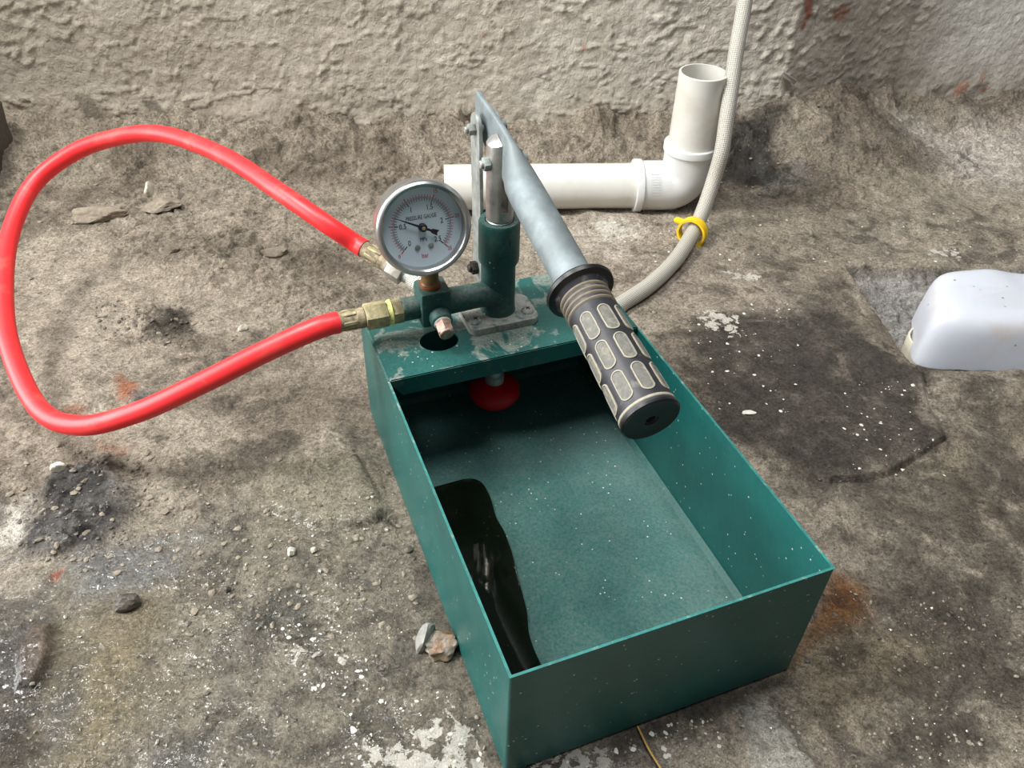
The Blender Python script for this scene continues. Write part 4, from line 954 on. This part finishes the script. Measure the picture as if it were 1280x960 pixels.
rock('mud_clod', 161, 756, 0.0110, 0.0075, 0.007, 0.5, M['clod'], 17, 'dark wet mud clod at the lower left above the smooth brown mud', 'clod')
rock('stone', 190, 248, 0.0095, 0.0065, 0.013, 1.2, M['palestone'], 23, 'white upright stone chip in the debris inside the red hose loop')
rock('mud_clod', 125, 282, 0.040, 0.013, 0.010, 0.15, M['mud'], 24, 'long flat crust of mud lifted over a dark gap, inside the red hose loop', 'clod', 4)
rock('mud_clod', 205, 270, 0.024, 0.018, 0.007, 0.5, M['mud'], 25, 'darker flat mud crust right of the white stone chip inside the hose loop', 'clod', 4)
rock('mud_clod', 215, 323, 0.012, 0.008, 0.007, 0.1, M['mud'], 26, 'rounded mud lump on the floor under the middle of the red hose loop', 'clod')
rock('mud_clod', 345, 326, 0.018, 0.008, 0.006, 0.1, M['mud'], 27, 'mud lump on the floor under the red hose, left of the gauge', 'clod')
rock('mud_clod', 262, 470, 0.004, 0.003, 0.003, 0.4, M['clod'], 28, 'tiny dark clod just above the lower run of the red hose', 'clod')
rock('stone', 303, 411, 0.0055, 0.004, 0.005, 0.4, M['palestone'], 29, 'small pale stone between the two runs of the red hose')
rock('stone', 510, 687, 0.0040, 0.0035, 0.0022, 0.3, M['clod'], 30, 'flat dark round pebble close to the left side of the tank')
rock('stone', 935, 521, 0.0070, 0.0035, 0.0016, 0.1, M['chip'], 31, 'white paint flake on dark floor right of the tank, below the pump grip', 'paint flake')
rock('stone', 840, 264, 0.010, 0.006, 0.009, 0.6, M['stone'], 33, 'small grey rubble stone under the pipe elbow beside the yellow clip')
rock('stone', 285, 740, 0.0035, 0.003, 0.003, 0.6, M['clod'], 35, 'small dark pebble on the wet mud, lower left centre')
rock('stone', 466, 343 + 60, 0.004, 0.003, 0.002, 0.6, M['chip'], 36, 'small white flake on mud under the brass hose fitting', 'paint flake') if False else None
# straw
s0, s1, s2 = at(797, 908, 0.0015), at(812, 938, 0.003), at(832, 970, 0.0015)
bm = bmesh.new(); add_tube(bm, catmull([s0, s1, s2], 6), 0.0007, 8)
tag(obj('straw', bm, M['straw'], None, origin=s0), 'thin golden straw stalk on the floor in front of the tank', 'straw')
# plastic strip stuck in the wall render
wy_ = float(wall_y(0.37)); pa, pb_ = aty(977, 91, wy_ - 0.010), aty(994, 103, wy_ - 0.008)
bm = bmesh.new(); add_box(bm, frame((pa + pb_) / 2, pb_ - pa, (0, 0, 1)), (-0.0032, -0.0022, -(pb_ - pa).length / 2), (0.0032, 0.0022, (pb_ - pa).length / 2), 0.0006)
add_box(bm, frame((pa + pb_) / 2, pb_ - pa, (0, 0, 1)), (0.0020, -0.0036, -(pb_ - pa).length / 2), (0.0032, 0.0036, (pb_ - pa).length / 2), 0.0004)
tag(obj('plastic_strip', bm, M['strip'], None, origin=(pa + pb_) / 2), 'small grey plastic strip stuck in the wall render near the corner', 'strip')
# scattered grit and flakes: nobody could count them
def scatter(name, mat, n, regs, smin, smax, flat, seed, label, cat):
    rnd = random.Random(seed); V = []; F = []
    base = bmesh.new(); bmesh.ops.create_icosphere(base, subdivisions=1, radius=1.0); bv = [v.co.copy() for v in base.verts]; bf = [[v.index for v in f.verts] for f in base.faces]; base.free()
    k = 0
    while k < n:
        r = rnd.choice(regs); p = at(rnd.uniform(r[0], r[2]), rnd.uniform(r[1], r[3]), 0)
        l = TF.inverted() @ p
        if -0.004 < l.x < TW + 0.004 and -0.004 < l.y < TL + 0.004: continue
        if p.y > float(wall_y(p.x)) - 0.01 or p.x < -1.0 or p.x > 1.1: continue
        s = smin + (smax - smin) * rnd.random() ** 3; z = fz(p.x, p.y); b = len(V); a = rnd.random() * 6.28; ca, sa = math.cos(a), math.sin(a); e = rnd.uniform(0.5, 1.0)
        for v in bv:
            j = 1 + rnd.uniform(-.3, .3); x, y, q = v.x * s * j, v.y * s * e * j, v.z * s * flat * j
            V.append((p.x + x * ca - y * sa, p.y + x * sa + y * ca, z + q + s * flat * 0.3))
        F += [[b + i for i in f] for f in bf]; k += 1
    me = bpy.data.meshes.new(name); me.from_pydata(V, [], F); me.materials.append(mat); o = bpy.data.objects.new(name, me); COL.objects.link(o)
    tag(o, label, cat, kind='stuff')
scatter('loose_grit', M['mud'], 1500, [(0, 200, 480, 440), (0, 560, 220, 720), (0, 230, 640, 420), (880, 180, 1280, 330), (220, 560, 520, 800), (640, 250, 900, 400)], 0.0006, 0.0036, 0.4, 1, 'loose brown mud grit strewn over the floor', 'grit')
scatter('dark_grit', M['clod'], 900, [(20, 570, 190, 700), (120, 380, 240, 430), (200, 620, 520, 900), (1000, 560, 1280, 900)], 0.0006, 0.0026, 0.4, 2, 'dark wet grit strewn over the floor', 'grit')
scatter('paint_flakes', M['chip'], 420, [(420, 860, 620, 960), (340, 780, 460, 860), (860, 380, 1000, 520), (640, 900, 900, 960), (1050, 480, 1180, 600), (660, 260, 900, 340), (880, 260, 1280, 330)], 0.0005, 0.0024, 0.2, 4, 'small white paint flakes strewn over the floor', 'paint flakes')
scatter('wet_beads', simple('wet_bead_grit', lin(150, 144, 128), 0.08, 0, 0.3, 200), 700, [(0, 700, 520, 960), (220, 600, 500, 800), (560, 860, 1000, 960), (1040, 740, 1280, 960)], 0.0007, 0.0020, 0.7, 6, 'shiny wet grit beads on the damp mud', 'grit')

# added wall return and block, left of the view, to shade the corner there
def block(name, lo, hi, mat):
    bm = bmesh.new(); add_box(bm, Matrix.Identity(4), lo, hi, 0.004)
    bmesh.ops.subdivide_edges(bm, edges=list(bm.edges), cuts=5, use_grid_fill=True)
    for v in bm.verts: v.co += Vector((noise.noise(v.co * 30), noise.noise(v.co * 30 + Vector((9, 0, 0))), noise.noise(v.co * 30 + Vector((0, 9, 0))))) * 0.004
    return obj(name, bm, mat, None, origin=lo)
block('shade_return_left', (-1.30, 0.80, -0.02), (-0.98, 1.06, 0.62), M['mud'])['kind'] = 'structure'
tag(block('shade_block', (-0.88, 0.86, -0.002), (-0.668, 1.03, 0.085), M['clod']), 'added block at the far left by the wall, shading the corner', 'block')
